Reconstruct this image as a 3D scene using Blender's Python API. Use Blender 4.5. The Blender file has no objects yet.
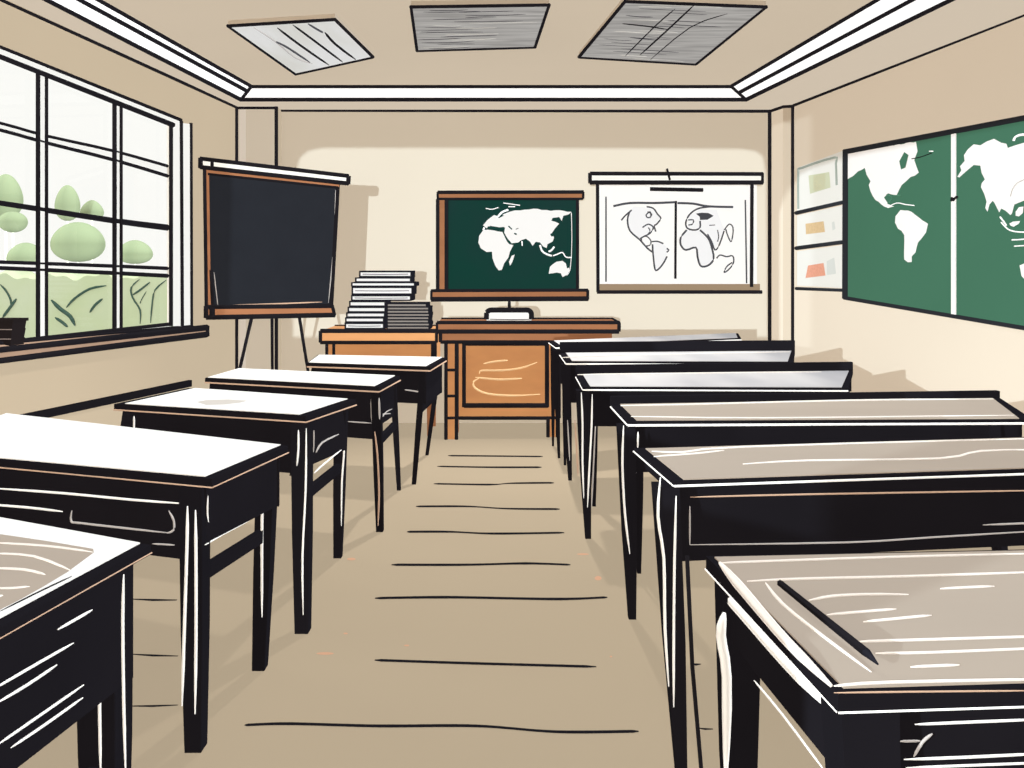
import bpy, math, random
from mathutils import Vector
from mathutils.geometry import tessellate_polygon
random.seed(7)
S = bpy.context.scene
COL = S.collection
FP, CX, HY, CZ = 800.0, 512.0, 264.0, 1.45      # focal length in pixels, principal column, horizon row, eye height
V = Vector
EYE = V((0, 0, CZ))

# ------------------------------------------------------------------ points
def ray(x, y): return V(((x-CX)/FP, 1.0, -(y-HY)/FP))
def at(x, y, d): return EYE + ray(x, y)*d                       # point at depth d
def onz(x, y, z):                                               # point on a horizontal plane
    return at(x, y, (CZ-z)*FP/(y-HY))
def onp(x, y, p0, n):                                           # point on any plane
    r = ray(x, y)
    return EYE + r*((p0-EYE).dot(n)/r.dot(n))
D = 7.3                                                          # back wall
LW0, LWn = V((-2.455, D, 0)), V((1, -.075, 0)).normalized()
RW0, RWn = V((2.446, D, 0)), V((-1, -.16, 0)).normalized()
def lx(d): return -2.455 - .075*(D-d)
def rx(d): return 2.446 + .16*(D-d)
def wl(x, y, off=0): return onp(x, y, LW0 + LWn*off, LWn)
def wr(x, y, off=0): return onp(x, y, RW0 + RWn*off, RWn)
def wb(x, y, off=0): return at(x, y, D-off)
def fl(x, y, z=0): return onz(x, y, z)

# ------------------------------------------------------------------ materials
def lin(c):
    out = []
    for v in c:
        v /= 255.0
        out.append(v/12.92 if v <= .04045 else ((v+.055)/1.055)**2.4)
    return out
E_UP = (1.03, 1.03, 1.03)
E_DN = (.70, .70, .70)
E_FRONT = (1.01, .99, .945)      # facing the camera and reached by the low sun
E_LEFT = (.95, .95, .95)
E_RIGHT = (1.01, .99, .945)
E_MIX = (.85, .83, .80)
def mat(name, rgb, E=E_MIX, emit=0.0, rough=.9, noise=0.0, scale=(6, 6, 6), rgb2=None):
    m = bpy.data.materials.new(name); m.use_nodes = True
    nt = m.node_tree; b = nt.nodes['Principled BSDF']
    a = [min(.97, v/e) for v, e in zip(lin(rgb), E)]
    b.inputs['Base Color'].default_value = (*a, 1)
    b.inputs['Roughness'].default_value = rough
    b.inputs['Specular IOR Level'].default_value = 0.0
    if emit:
        b.inputs['Emission Color'].default_value = (1, .99, .97, 1)
        b.inputs['Emission Strength'].default_value = emit
    if noise or rgb2:
        a2 = [min(.97, v/e) for v, e in zip(lin(rgb2), E)] if rgb2 else [min(.97, v*(1-noise)) for v in a]
        tc = nt.nodes.new('ShaderNodeTexCoord'); mp = nt.nodes.new('ShaderNodeMapping')
        mp.inputs['Scale'].default_value = scale
        nz = nt.nodes.new('ShaderNodeTexNoise'); nz.inputs['Scale'].default_value = 1.0
        nz.inputs['Detail'].default_value = 3
        rp = nt.nodes.new('ShaderNodeValToRGB')
        rp.color_ramp.elements[0].position = .35; rp.color_ramp.elements[1].position = .65
        rp.color_ramp.elements[0].color = (*a, 1); rp.color_ramp.elements[1].color = (*a2, 1)
        nt.links.new(tc.outputs['Object'], mp.inputs['Vector']); nt.links.new(mp.outputs['Vector'], nz.inputs['Vector'])
        nt.links.new(nz.outputs['Fac'], rp.inputs['Fac']); nt.links.new(rp.outputs['Color'], b.inputs['Base Color'])
    return m
M = {}
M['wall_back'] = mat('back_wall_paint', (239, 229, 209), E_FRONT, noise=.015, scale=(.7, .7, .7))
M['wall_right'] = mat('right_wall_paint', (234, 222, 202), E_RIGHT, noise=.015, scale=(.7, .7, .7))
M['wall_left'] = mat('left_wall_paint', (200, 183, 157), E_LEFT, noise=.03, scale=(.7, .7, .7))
M['ceiling'] = mat('ceiling_paint', (203, 187, 165), E_DN, noise=.03, scale=(.6, .6, .6))
M['floor'] = mat('floor_paint', (194, 176, 150), (1.23, 1.23, 1.24), noise=.03, scale=(.8, .8, .8))
M['soffit'] = mat('soffit_paint', (207, 192, 172), E_DN)
M['cove'] = mat('white_cove', (244, 242, 238), E_FRONT, emit=.32)  # emission added so the cove stays white in shade; no lamp there
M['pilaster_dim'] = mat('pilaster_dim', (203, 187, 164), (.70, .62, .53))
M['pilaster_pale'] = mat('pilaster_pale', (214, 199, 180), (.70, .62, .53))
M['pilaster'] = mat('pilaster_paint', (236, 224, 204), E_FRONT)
M['pilaster_shade'] = mat('pilaster_beige', (205, 190, 168), E_FRONT)  # pilaster paint darkened for its shaded face; reused on light frames
M['ink'] = mat('ink', (27, 25, 28), E_MIX)
M['deskblack'] = mat('black_wood', (31, 29, 33), E_FRONT, noise=.12, scale=(3, 3, 3))
M['white'] = mat('white_top', (253, 253, 250), E_UP)
M['smudge'] = mat('smudge', (214, 208, 200), E_UP)
M['grey_top'] = mat('greige_top', (184, 171, 157), E_UP, noise=.05, scale=(.8, 3, 3))
M['silver_top'] = mat('silver_top', (212, 209, 207), E_UP, rgb2=(160, 160, 165), scale=(1.3, .4, .4))
M['chalk'] = mat('pale_edge', (243, 241, 237), (.9, .9, .9))  # highlights painted as pale lines on desk rims, legs and aprons
M['chalk_dim'] = mat('grey_edge', (176, 172, 170), (.9, .9, .9))  # dim highlights painted on the desks; plain grey strokes elsewhere
M['topmark'] = mat('pale_grain', (238, 232, 225), E_UP)  # highlight streaks painted on the desk tops
M['edgewood'] = mat('edge_wood', (186, 156, 134), (.9, .9, .9))
M['wood'] = mat('brown_wood', (176, 120, 84), E_FRONT, noise=.14, scale=(2, 2, 9))
M['wood2'] = mat('orange_wood', (203, 140, 89), (.67, .59, .52), rgb2=(191, 129, 83), scale=(2, 2, 5))
M['woodmark'] = mat('wood_mark', (226, 172, 122), (.70, .62, .54))
M['slate'] = mat('slate', (39, 41, 46), E_FRONT, noise=.06)
M['darkgreen'] = mat('dark_green_board', (21, 62, 53), E_FRONT, rgb2=(30, 58, 55), scale=(1.5, 1.5, 1.5))
M['green'] = mat('green_board', (70, 115, 92), E_RIGHT, noise=.04, scale=(1, 1, 1))
M['mapwhite'] = mat('map_white', (247, 245, 241), E_FRONT)
M['paper'] = mat('screen_white', (253, 253, 251), E_FRONT)
M['mapgrey'] = mat('map_grey', (243, 242, 241), E_FRONT)
M['sketch'] = mat('sketch_line', (72, 72, 76), E_FRONT)
M['taupe'] = mat('taupe_bar', (160, 138, 112), E_FRONT)
M['poster'] = mat('poster_paper', (233, 233, 226), E_RIGHT)
M['posterdark'] = mat('poster_rail', (44, 46, 50), E_RIGHT)
M['postergreen'] = mat('poster_edge', (150, 160, 150), E_RIGHT)
M['p_yellow'] = mat('p_yellow', (226, 224, 184), E_RIGHT)
M['p_green'] = mat('p_green', (205, 210, 180), E_RIGHT)
M['p_tan'] = mat('p_tan', (222, 194, 150), E_RIGHT, noise=.1, scale=(60, 60, 60))
M['p_red'] = mat('p_red', (232, 166, 140), E_RIGHT, noise=.1, scale=(60, 60, 60))
M['p_grey'] = mat('p_grey', (214, 218, 212), E_RIGHT)
M['framewhite'] = mat('window_white', (244, 244, 240), E_LEFT)
M['sillwood'] = mat('sill_wood', (178, 148, 126), E_LEFT, noise=.1)
M['pot'] = mat('pot_black', (37, 32, 33), E_LEFT)
M['potline'] = mat('pot_line', (120, 108, 102), E_LEFT)
M['leaf'] = mat('pale_leaf', (190, 206, 160), (1.9, 1.8, 1.65), noise=.05, scale=(1, 1, 1))
M['hedge'] = mat('hedge_leaf', (199, 211, 170), (1.48, 1.45, 1.46), rgb2=(207, 216, 186), scale=(1.2, 1.2, 1.2))
M['stem'] = mat('dark_stem', (66, 90, 80), (1.5, 1.5, 1.5))
M['bark'] = mat('pale_bark', (225, 230, 212), E_MIX)
M['lawn'] = mat('lawn', (200, 214, 172), E_UP)
M['lampgrey'] = mat('lamp_grey', (176, 173, 169), E_DN, rgb2=(146, 143, 140), scale=(2.2, 22, 2))
M['lampwhite'] = mat('lamp_white', (236, 234, 228), E_DN, emit=.05, rgb2=(203, 202, 196), scale=(3, .8, 1))
M['lampshade'] = mat('lamp_shade', (178, 178, 174), E_DN)
M['bookwhite'] = mat('page_white', (243, 242, 240), E_FRONT)
M['bookblack'] = mat('cover_black', (34, 34, 40), E_FRONT)
M['bookgrey'] = mat('page_grey', (150, 143, 136), E_FRONT)
M['speck'] = mat('speck', (205, 160, 130), E_UP)
def glass():
    m = bpy.data.materials.new('clear_glass'); m.use_nodes = True; nt = m.node_tree
    nt.nodes.clear()
    o = nt.nodes.new('ShaderNodeOutputMaterial'); mx = nt.nodes.new('ShaderNodeMixShader')
    t = nt.nodes.new('ShaderNodeBsdfTransparent'); g = nt.nodes.new('ShaderNodeBsdfGlossy')
    t.inputs[0].default_value = (.995, .995, .985, 1); g.inputs['Roughness'].default_value = .02
    mx.inputs[0].default_value = .02
    nt.links.new(t.outputs[0], mx.inputs[1]); nt.links.new(g.outputs[0], mx.inputs[2]); nt.links.new(mx.outputs[0], o.inputs[0])
    return m
M['glass'] = glass()

# ------------------------------------------------------------------ mesh builder
class MB:
    def __init__(s): s.v, s.f, s.m, s.ms, s.sm = [], [], [], [], []
    def mi(s, m):
        if m not in s.ms: s.ms.append(m)
        return s.ms.index(m)
    def add(s, vs, fs, m, smooth=False):
        b = len(s.v); i = s.mi(m)
        s.v += [V(v) for v in vs]
        for f in fs: s.f.append([b+k for k in f]); s.m.append(i); s.sm.append(smooth)
        return s
    def face(s, vs, m): return s.add(vs, [list(range(len(vs)))], m)
    def hexa(s, a, b, m):                                       # two matching quads, a = front/top ring, b = back/bottom ring
        n = len(a)
        fs = [list(range(n)), list(range(2*n-1, n-1, -1))]
        for i in range(n): fs.append([i, n+i, n+(i+1) % n, (i+1) % n])
        return s.add(list(a)+list(b), fs, m)
    def ext(s, ring, vec, m): return s.hexa(ring, [V(p)+V(vec) for p in ring], m)
    def box(s, x0, x1, y0, y1, z0, z1, m):
        return s.ext([(x0, y0, z0), (x1, y0, z0), (x1, y0, z1), (x0, y0, z1)], (0, y1-y0, 0), m)
    def poly(s, pts, m, holes=()):
        rings = [[V(p) for p in pts]] + [[V(p) for p in h] for h in holes]
        tri = tessellate_polygon(rings); fl_ = [p for r in rings for p in r]
        return s.add(fl_, [list(t) for t in tri], m)
    def tube(s, pts, rad, m, n=6, caps=True, smooth=True):
        pts = [V(p) for p in pts]
        rad = rad if isinstance(rad, (list, tuple)) else [rad]*len(pts)
        vs, fs = [], []
        for i, p in enumerate(pts):
            t = (pts[min(i+1, len(pts)-1)]-pts[max(i-1, 0)])
            if t.length < 1e-9: t = V((0, 0, 1))
            t.normalize()
            u = t.cross(V((0, 0, 1)) if abs(t.z) < .9 else V((1, 0, 0))).normalized(); w = t.cross(u)
            for k in range(n):
                a = 2*math.pi*(k+.5)/n
                vs.append(p + (u*math.cos(a)+w*math.sin(a))*rad[i])
        for i in range(len(pts)-1):
            for k in range(n):
                fs.append([i*n+k, i*n+(k+1) % n, (i+1)*n+(k+1) % n, (i+1)*n+k])
        if caps: fs.append(list(range(n))[::-1]); fs.append([(len(pts)-1)*n+k for k in range(n)])
        return s.add(vs, fs, m, smooth)
    def pen(s, pts, wpx, m='ink', taper=False, curve=True, k=3):  # a drawn line, about wpx wide as the eye sees it
        pts = [V(p) for p in pts]
        if curve and len(pts) > 2:
            q = []
            for i in range(len(pts)-1):
                p0, p1, p2, p3 = pts[max(i-1, 0)], pts[i], pts[i+1], pts[min(i+2, len(pts)-1)]
                for j in range(k):
                    t = j/k
                    q.append(.5*((2*p1)+(p2-p0)*t+(2*p0-5*p1+4*p2-p3)*t*t+(3*p1-p0-3*p2+p3)*t**3))
            q.append(pts[-1]); pts = q
        elif taper and len(pts) == 2:
            pts = [pts[0].lerp(pts[1], t/8) for t in range(9)]
        rad = []
        for i, p in enumerate(pts):
            r = wpx*(1.22 if m == 'ink' else 1.0)*max(p.y, .6)/FP/2
            if taper:
                u = i/(len(pts)-1); r *= .35+.65*min(1, 5*min(u, 1-u)+.0)
            rad.append(r)
        return s.tube(pts, rad, M[m], n=6)
    def leg(s, top, foot, a, b, m, yaw=0.0):                     # tapered square post
        c, q = math.cos(yaw), math.sin(yaw)
        def ring(p, w):
            return [p+V((c*i-q*j, q*i+c*j, 0))*w/2 for i, j in ((-1, -1), (1, -1), (1, 1), (-1, 1))]
        mid = V(top).lerp(V(foot), .55)
        w2 = a+(b-a)*.35
        s.hexa(ring(V(top), a), ring(mid, w2), m); s.hexa(ring(mid, w2), ring(V(foot), b), m)
        return s
    def ball(s, c, r, m, nu=20, nv=12, egg=0.0):
        vs, fs = [], []
        for j in range(nv+1):
            th = math.pi*j/nv
            for i in range(nu):
                ph = 2*math.pi*i/nu
                k = 1 - egg*math.cos(th)
                vs.append(V(c)+V((r[0]*k*math.sin(th)*math.cos(ph), r[1]*k*math.sin(th)*math.sin(ph), r[2]*math.cos(th))))
        for j in range(nv):
            for i in range(nu): fs.append([j*nu+i, (j+1)*nu+i, (j+1)*nu+(i+1) % nu, j*nu+(i+1) % nu])
        return s.add(vs, fs, m, True)
    def build(s, name, parent=None):
        loc = ROOT.get(parent.name, V((0, 0, 0))) if parent else V((0, 0, 0))
        me = bpy.data.meshes.new(name)
        me.from_pydata([tuple(v-loc) for v in s.v], [], s.f)
        for m in s.ms: me.materials.append(m)
        for p, i, sm in zip(me.polygons, s.m, s.sm): p.material_index = i; p.use_smooth = sm
        me.update()
        o = bpy.data.objects.new(name, me); COL.objects.link(o)
        if parent: o.parent = parent; ROOT[o.name] = loc
        return o
ROOT = {}
def thing(name, label, cat, loc, group=None):
    o = bpy.data.objects.new(name, None); o.empty_display_size = .1; COL.objects.link(o)
    o.location = loc; ROOT[o.name] = V(loc)
    o['label'] = label; o['category'] = cat
    if group: o['group'] = group
    return o
def struct(mb, name, parent=None):
    o = mb.build(name, parent)
    if not parent: o['kind'] = 'structure'
    return o

# ================================================================== ROOM
ZS, ZC = 2.855, 2.95               # soffit and raised ceiling
RY = -1.0                          # added rear wall
# low sun directions (x per y, z per y)
S1, S2, DZ = .13, .9, -.03
# floor
mb = MB()
mb.face([(rx(RY)+.4, RY, 0), (rx(D), D, 0), (lx(D), D, 0), (lx(RY)-.4, RY, 0)], M['floor'])
def fc(x, y): return fl(200+x/2.2456, 428+y/2.2456, .002)
floor_lines = [([(100, 667), (200, 664), (400, 669), (620, 669), (800, 682), (985, 681)], 3.2),
 ([(392, 521), (600, 528), (890, 536)], 3.0), ([(393, 382), (560, 380), (800, 384), (915, 380)], 2.8),
 ([(430, 307), (600, 307), (730, 304), (832, 307)], 2.5), ([(465, 233), (560, 233), (660, 237), (818, 235)], 2.3),
 ([(485, 176), (600, 176), (690, 181), (808, 182)], 2.0), ([(525, 125), (650, 127), (700, 124), (795, 123)], 1.9),
 ([(533, 86), (650, 88), (767, 88)], 1.8), ([(557, 62), (670, 63), (770, 64)], 1.6)]
def flatline(mb, pts, wpx, m):      # a painted line lying in the floor
    n = len(pts)
    up, dn = [], []
    for i, p in enumerate(pts):
        t = (pts[min(i+1, n-1)]-pts[max(i-1, 0)]).normalized()
        # width across the line, foreshortened by the view
        w = wpx*p.y/FP/2
        side = V((-t.y, t.x, 0))
        k = abs(side.y)*(CZ/p.y) + abs(side.x)
        if i in (0, n-1): w *= .4
        up.append(p+side*w/max(k, .05)); dn.append(p-side*w/max(k, .05))
    for i in range(n-1): mb.face([dn[i], dn[i+1], up[i+1], up[i]], m)
def dense(pts, k=8):
    q = []
    for i in range(len(pts)-1):
        p0, p1, p2, p3 = pts[max(i-1, 0)], pts[i], pts[i+1], pts[min(i+2, len(pts)-1)]
        for j in range(k):
            t = j/k
            q.append(.5*((2*p1)+(p2-p0)*t+(2*p0-5*p1+4*p2-p3)*t*t+(3*p1-p0-3*p2+p3)*t**3))
    q.append(pts[-1]); return q
for pts, w in floor_lines: flatline(mb, dense([fc(*p) for p in pts]), w, M['ink'])
for a, b in [((131, 599), (177, 600)), ((130, 654), (178, 656)), ((130, 706), (178, 705)), ((690, 664), (701, 664)), ((697, 728), (713, 729))]:
    flatline(mb, [fl(*a, .002), fl((a[0]+b[0])/2, (a[1]+b[1])/2+.5, .002), fl(*b, .002)], 2.4, M['ink'])
for x, y, rx_, ry_ in [(340, 294, 10, 3), (860, 283, 14, 2), (894, 337, 8, 5), (464, 488, 6, 2), (281, 506, 20, 3), (327, 461, 5, 2), (923, 513, 3, 2)]:
    mb.face([fc(x+rx_*math.cos(a*.628), y+ry_*math.sin(a*.628))+V((0, 0, -.0005)) for a in range(10)], M['speck'])
struct(mb, 'floor')

# back wall
mb = MB()
mb.face([(lx(D), D, 0), (rx(D)+.1, D, 0), (rx(D)+.1, D, ZC+.02), (lx(D), D, ZC+.02)], M['wall_back'])
mb.pen([wb(277, 110, .004), wb(771, 111, .004)], 3)
struct(mb, 'wall_back')

# left wall: window hole, and an unseen opening added to shape the right wall's lit patch
def on_left(d, z): return V((lx(d), d, z))
wTL, wTR, wBR, wBL = wl(-70, 18), wl(182, 120), wl(182, 326), wl(-70, 356)
ADDED_SPOT = V((-9, -5, 3.1))                                      # added unseen spot, behind left, that brightens the right wall
def left_from_right(d, z):                                   # where its light enters to reach (d, z) on the right wall
    r = V((rx(d), d, z)); k = (LW0-ADDED_SPOT).dot(LWn)/(r-ADDED_SPOT).dot(LWn)
    return ADDED_SPOT.lerp(r, k)
arc = [left_from_right(7.22, z) for z in (1.9,)]
arc += [left_from_right(7.10, 2.12), left_from_right(6.95, 2.22), left_from_right(6.7, 2.26), left_from_right(6.4, 2.275), left_from_right(6.0, 2.275)]
outer = [on_left(D, 0), on_left(D, ZC+.02), on_left(RY, ZC+.02), on_left(RY, 0)]
side_opening = [on_left(RY+.1, arc[-1].z)] + arc[::-1] + [on_left(arc[0].y, 1.6), on_left(RY+.1, 1.6)]
mb = MB()
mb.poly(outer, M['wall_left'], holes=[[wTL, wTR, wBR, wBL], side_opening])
rv = -LWn*.03                                                # reveal of the window hole
for a, b in ((wTL, wTR), (wTR, wBR), (wBR, wBL), (wBL, wTL)): mb.face([a, b, b+rv, a+rv], M['framewhite'])
mb.pen([wl(-60, -28, .004), wl(243, 110, .004)], 3)
struct(mb, 'wall_left')
# right wall
mb = MB()
mb.face([(rx(D), D, 0), (rx(RY), RY, 0), (rx(RY), RY, ZC+.02), (rx(D), D, ZC+.02)], M['wall_right'])
mb.pen([wr(794, 105, .004), wr(1100, -15, .004)], 3)
struct(mb, 'wall_right')
# added unseen rear wall; its opening and slit shape the sun patches
def rear_from_back(x, y):
    p = wb(x, y); t = D-RY
    return V((p.x-S1*t, RY, p.z-DZ*t))
op = [rear_from_back(x, y) for x, y in [(293, 337), (295, 200), (296, 172), (300, 158), (308, 151), (322, 148), (500, 148), (740, 149), (756, 151), (763, 157), (766, 175), (767, 260), (767.5, 337)]]
slit = [rear_from_back(x, y) for x, y in [(770, 410), (770, 118), (797, 118), (797, 410)]]
mb = MB()
mb.poly([(lx(RY)-.6, RY, 0), (rx(RY)+.1, RY, 0), (rx(RY)+.1, RY, ZC+.02), (lx(RY)-.6, RY, ZC+.02)], M['wall_back'], holes=[op, slit])
struct(mb, 'wall_rear')

# ceiling: flat soffit round the walls, sloped white cove, raised field
def crown_l(d, z): return (-2.31-.062*(6.81-d)) if z else (-2.187-.068*(6.78-d))
def crown_r(d, z): return (1.995+.13*(6.81-d)) if z else (1.835+.103*(6.78-d))
YB0, YB1 = 6.81, 6.72
sL, sR = V((crown_l(YB0, 1), YB0, ZS)), V((crown_r(YB0, 1), YB0, ZS))
sL2, sR2 = V((crown_l(RY, 1), RY, ZS)), V((crown_r(RY, 1), RY, ZS))
uL, uR = V((crown_l(YB1, 0), YB1, ZC)), V((crown_r(YB1, 0), YB1, ZC))
uL2, uR2 = V((crown_l(RY, 0), RY, ZC)), V((crown_r(RY, 0), RY, ZC))
mb = MB()
mb.face([uL, uR, uR2, uL2], M['ceiling'])
mb.face([(lx(D), D, ZS), (rx(D), D, ZS), sR, sL], M['soffit'])
mb.face([(lx(D), D, ZS), sL, sL2, (lx(RY), RY, ZS)], M['soffit'])
mb.face([(rx(D), D, ZS), (rx(RY), RY, ZS), sR2, sR], M['soffit'])
struct(mb, 'ceiling')
dn = V((0, 0, -.004))
def trim(name, a, b, c, d, mids, half=None):
    mb = MB()
    if half: mb.face([a, half[0], half[1], d], M['cove']); mb.face([half[0], b, c, half[1]], M['cove'])
    else: mb.face([a, b, c, d], M['cove'])
    for p, q, w in mids: mb.pen([p+dn, q+dn], w*1.12)
    return struct(mb, name)
trim('trim_back', sL, sR, uR, uL, [(sL, sR, 3.2), (uL, uR, 3.6), (sL, uL, 3), (sR, uR, 3)])
mL, mL2 = sL.lerp(uL, .62), sL2.lerp(uL2, .62)
trim('trim_left', sL, uL, uL2, sL2, [(sL, sL2, 3.4), (uL, uL2, 3.6), (mL, mL2, 3.4)], (mL, mL2))
mR, mR2 = sR.lerp(uR, .5), sR2.lerp(uR2, .5)
trim('trim_right', sR, uR, uR2, sR2, [(sR, sR2, 3.4), (uR, uR2, 3.4), (mR, mR2, 3.2)], (mR, mR2))
# corner pilasters
mb = MB()
a, b = wb(277, 300), V((lx(D), D, 0))
xr = at(276.5, 0, 7.15).x
mb.ext([(lx(7.15)-.02, 7.15, 0), (xr, 7.15, 0), (xr, D, 0), (lx(D)-.02, D, 0)], (0, 0, ZS), M['pilaster_dim'])
mb.face([(xr+.001, 7.15, 0), (xr+.001, D, 0), (xr+.001, D, ZS), (xr+.001, 7.15, ZS)], M['wall_left'])
mb.ext([(lx(7.15)+.03, 7.147, 0), (lx(7.15)+.085, 7.147, 0), (lx(7.15)+.085, 7.15, 0), (lx(7.15)+.03, 7.15, 0)], (0, 0, ZS), M['pilaster_pale'])
mb.pen([(lx(7.15)+.004, 7.145, 0), (lx(7.15)+.004, 7.145, ZS)], 3.2)
mb.pen([(xr, 7.145, 0), (xr, 7.145, ZS)], 3)
mb.pen([(xr, 7.145, ZS-.01), (lx(7.15), 7.145, ZS-.01)], 2.5)
struct(mb, 'trim_1')
mb = MB()
p1, p2, p3 = wb(770, 300), at(783, 300, 7.09), at(793, 300, 7.07)
for z0, z1 in ((0, ZS),):
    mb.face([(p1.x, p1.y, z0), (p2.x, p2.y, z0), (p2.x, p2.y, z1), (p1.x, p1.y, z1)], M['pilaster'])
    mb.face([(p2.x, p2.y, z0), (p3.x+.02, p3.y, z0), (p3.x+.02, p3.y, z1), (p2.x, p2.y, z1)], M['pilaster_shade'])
for p, w in ((p1, 4), (p3, 3.6)): mb.pen([(p.x, p.y-.006, 0), (p.x, p.y-.006, ZS)], w)
mb.pen([(p1.x, p1.y-.01, ZS-.012), (p2.x, p2.y-.01, ZS-.012), (p3.x, p3.y-.01, ZS-.012)], 2.6, curve=False)
struct(mb, 'trim_2')
# dark rail low on the left wall
mb = MB()
mb.ext([wl(-40, 428, .03), wl(192, 380, .03), wl(192, 386.5, .03), wl(-40, 437, .03)], -LWn*.03, M['ink'])
struct(mb, 'trim_3')

# ------------------------------------------------------------------ window in the left wall
win = MB()
def wbar(mb, quad, m, th=.05, off=.0, lines=()):
    ring = [wl(x, y, off) for x, y in quad]
    mb.ext(ring, -LWn*th, M[m])
    for a, b, w in lines: mb.pen([wl(*a, off+.004), wl(*b, off+.004)], w)
wbar(win, [(-70, 19), (181, 120), (175, 126), (-70, 29)], 'framewhite', .03, .02, [((-70, 18.5), (181, 120), 3), ((-70, 29), (173, 125), 4.5)])
wbar(win, [(171, 122), (181, 121), (181, 326), (171, 326)], 'framewhite', .03, .02, [((171, 124), (171, 326), 3.4), ((181, 121), (182, 326), 3.4)])
wbar(win, [(182, 123), (191, 124), (191, 326), (183, 326)], 'framewhite', .015, .016, [((191, 123), (191.5, 326), 2.8)])
wbar(win, [(-70, 350), (171, 324), (171, 329), (-70, 357)], 'framewhite', .03, .0, [((-70, 350), (171, 324), 3)])
window = struct(win, 'window_1')
def child(mb, name, parent): return mb.build(name, parent)
for x0, x1, yt, yb in ((38, 46.5, 74, 337), (114.5, 121, 103, 329)):
    mb = MB(); wbar(mb, [(x0, yt), (x1, yt+3), (x1, yb-1), (x0, yb)], 'framewhite', .014, .0, [((x0, yt), (x0, yb), 3.8), ((x1, yt+3), (x1, yb-1), 3.0)])
    child(mb, 'mullion', window)
def rail(top, bot, wt, wbm, m='framewhite', off=-.012):
    mb = MB()
    mb.ext([wl(*p, off) for p in top]+[wl(*p, off) for p in bot[::-1]], -LWn*.012, M[m])
    mb.pen([wl(*p, off+.004) for p in top], wt); mb.pen([wl(*p, off+.004) for p in bot], wbm)
    child(mb, 'glazing_rail', window)
rail([(-70, 108), (0, 123), (47, 136), (114, 151), (171, 167)], [(-70, 115), (0, 130), (47, 143), (114, 160), (171, 177)], 2.6, 3)
rail([(-70, 194), (0, 202.5), (114, 220), (171, 227)], [(-70, 195), (0, 203.5), (114, 221.5), (171, 229)], 3.6, 3.6, 'ink')
rail([(-70, 260), (0, 262), (112, 266), (171, 268.5)], [(-70, 265), (0, 268), (112, 273), (171, 276)], 3, 3.4)
for a, b in ((-70, 36), (36, 110), (110, 184)):
    mb = MB()
    def top(x): return 29+(x+70)*.395
    def bot(x): return 350-(x+70)*.108
    mb.face([wl(a, top(a), -.027), wl(b, top(b), -.027), wl(b, bot(b), -.027), wl(a, bot(a), -.027)], M['glass'])
    child(mb, 'pane', window)
# sill
mb = MB()
T = [(-70, 366), (30, 347), (205, 327)]
Bt = [(-70, 374), (30, 356), (208, 336)]
so = .10
mb.hexa([wl(-70, 351, .0), wl(192, 326.5, .0), wl(206, 327.5, so), wl(-70, 357.5, so)], [wl(-70, 351, .0)+V((0, 0, -.05)), wl(192, 326.5, .0)+V((0, 0, -.05)), wl(206, 327.5, so)+V((0, 0, -.055)), wl(-70, 357.5, so)+V((0, 0, -.055))], M['sillwood'])
e0, e1 = wl(-70, 357.5, so+.003), wl(207, 327.5, so+.003); w3 = V((0, 0, -.055))
mb.pen([e0, e1], 5); mb.pen([e0+w3, e1+w3], 5); mb.pen([e1, e1+w3], 4)
mb.pen([wl(-70, 350, .012), wl(192, 326, .012)], 2.6)
child(mb, 'window_sill', window)

# ------------------------------------------------------------------ outside
mb = MB(); mb.face([(-14, 2, -.05), (-2.9, 2, -.05), (-2.6, D+.05, -.05), (-2.6, 16, -.05), (-14, 16, -.05)], M['lawn'])
struct(mb, 'ground')
hd = 10.0
mb = MB()
h0, h1 = at(-60, 300, hd), at(186, 300, hd)
prof = []
n = 70
for i in range(n+1):
    u = i/n; x = h0.x+(h1.x-h0.x)*u
    prof.append((x, 1.34+.03*math.sin(i*.45)+.02*math.sin(i*1.1)))
ring = [V((h0.x, hd, 0))]+[V((x, hd, z)) for x, z in prof]+[V((h1.x, hd, 0))]
for j, (dy, dz) in enumerate(((0, -.05), (.06, 0), (.3, .01))): pass
front = [V((p.x, hd, p.z-(.05 if p.z else 0))) for p in ring]
mid = [V((p.x, hd+.1, p.z)) for p in ring]; back = [V((p.x, hd+.5, p.z-.02 if p.z else 0)) for p in ring]
mb.poly(front, M['hedge'])
for a, b in ((front, mid), (mid, back)):
    for i in range(len(a)-1): mb.face([a[i], a[i+1], b[i+1], b[i]], M['hedge'])
mb.poly(back, M['hedge'])
def hp(x, y): return at(x/8.0, 250+y/8.0, hd-.01)
def hq(x, y): return at(x/4.0, 180+y/4.0, hd-.01)
for pts, w in [([(0, 275), (50, 330), (85, 400), (85, 440)], 2), ([(130, 390), (80, 460), (20, 540)], 3), ([(850, 285), (720, 310), (600, 385), (530, 460)], 2.4),
               ([(410, 400), (480, 470), (560, 530), (600, 605)], 4), ([(440, 540), (500, 580), (540, 615)], 3), ([(820, 390), (760, 440), (718, 500)], 2.6)]:
    mb.pen([hp(*p) for p in pts], w, 'stem', taper=True)
for pts, w in [([(558, 397), (525, 430), (530, 470), (560, 520), (560, 575)], 1.8), ([(600, 408), (560, 440), (530, 460)], 2), ([(665, 400), (620, 440), (608, 500), (602, 572)], 1.6), ([(585, 445), (565, 480), (560, 495)], 1)]:
    mb.pen([hq(*p) for p in pts], w, 'stem', taper=True)
o = mb.build('hedge'); o['label'] = 'pale green hedge with dark stems seen through the bottom window panes'; o['category'] = 'hedge'
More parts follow.
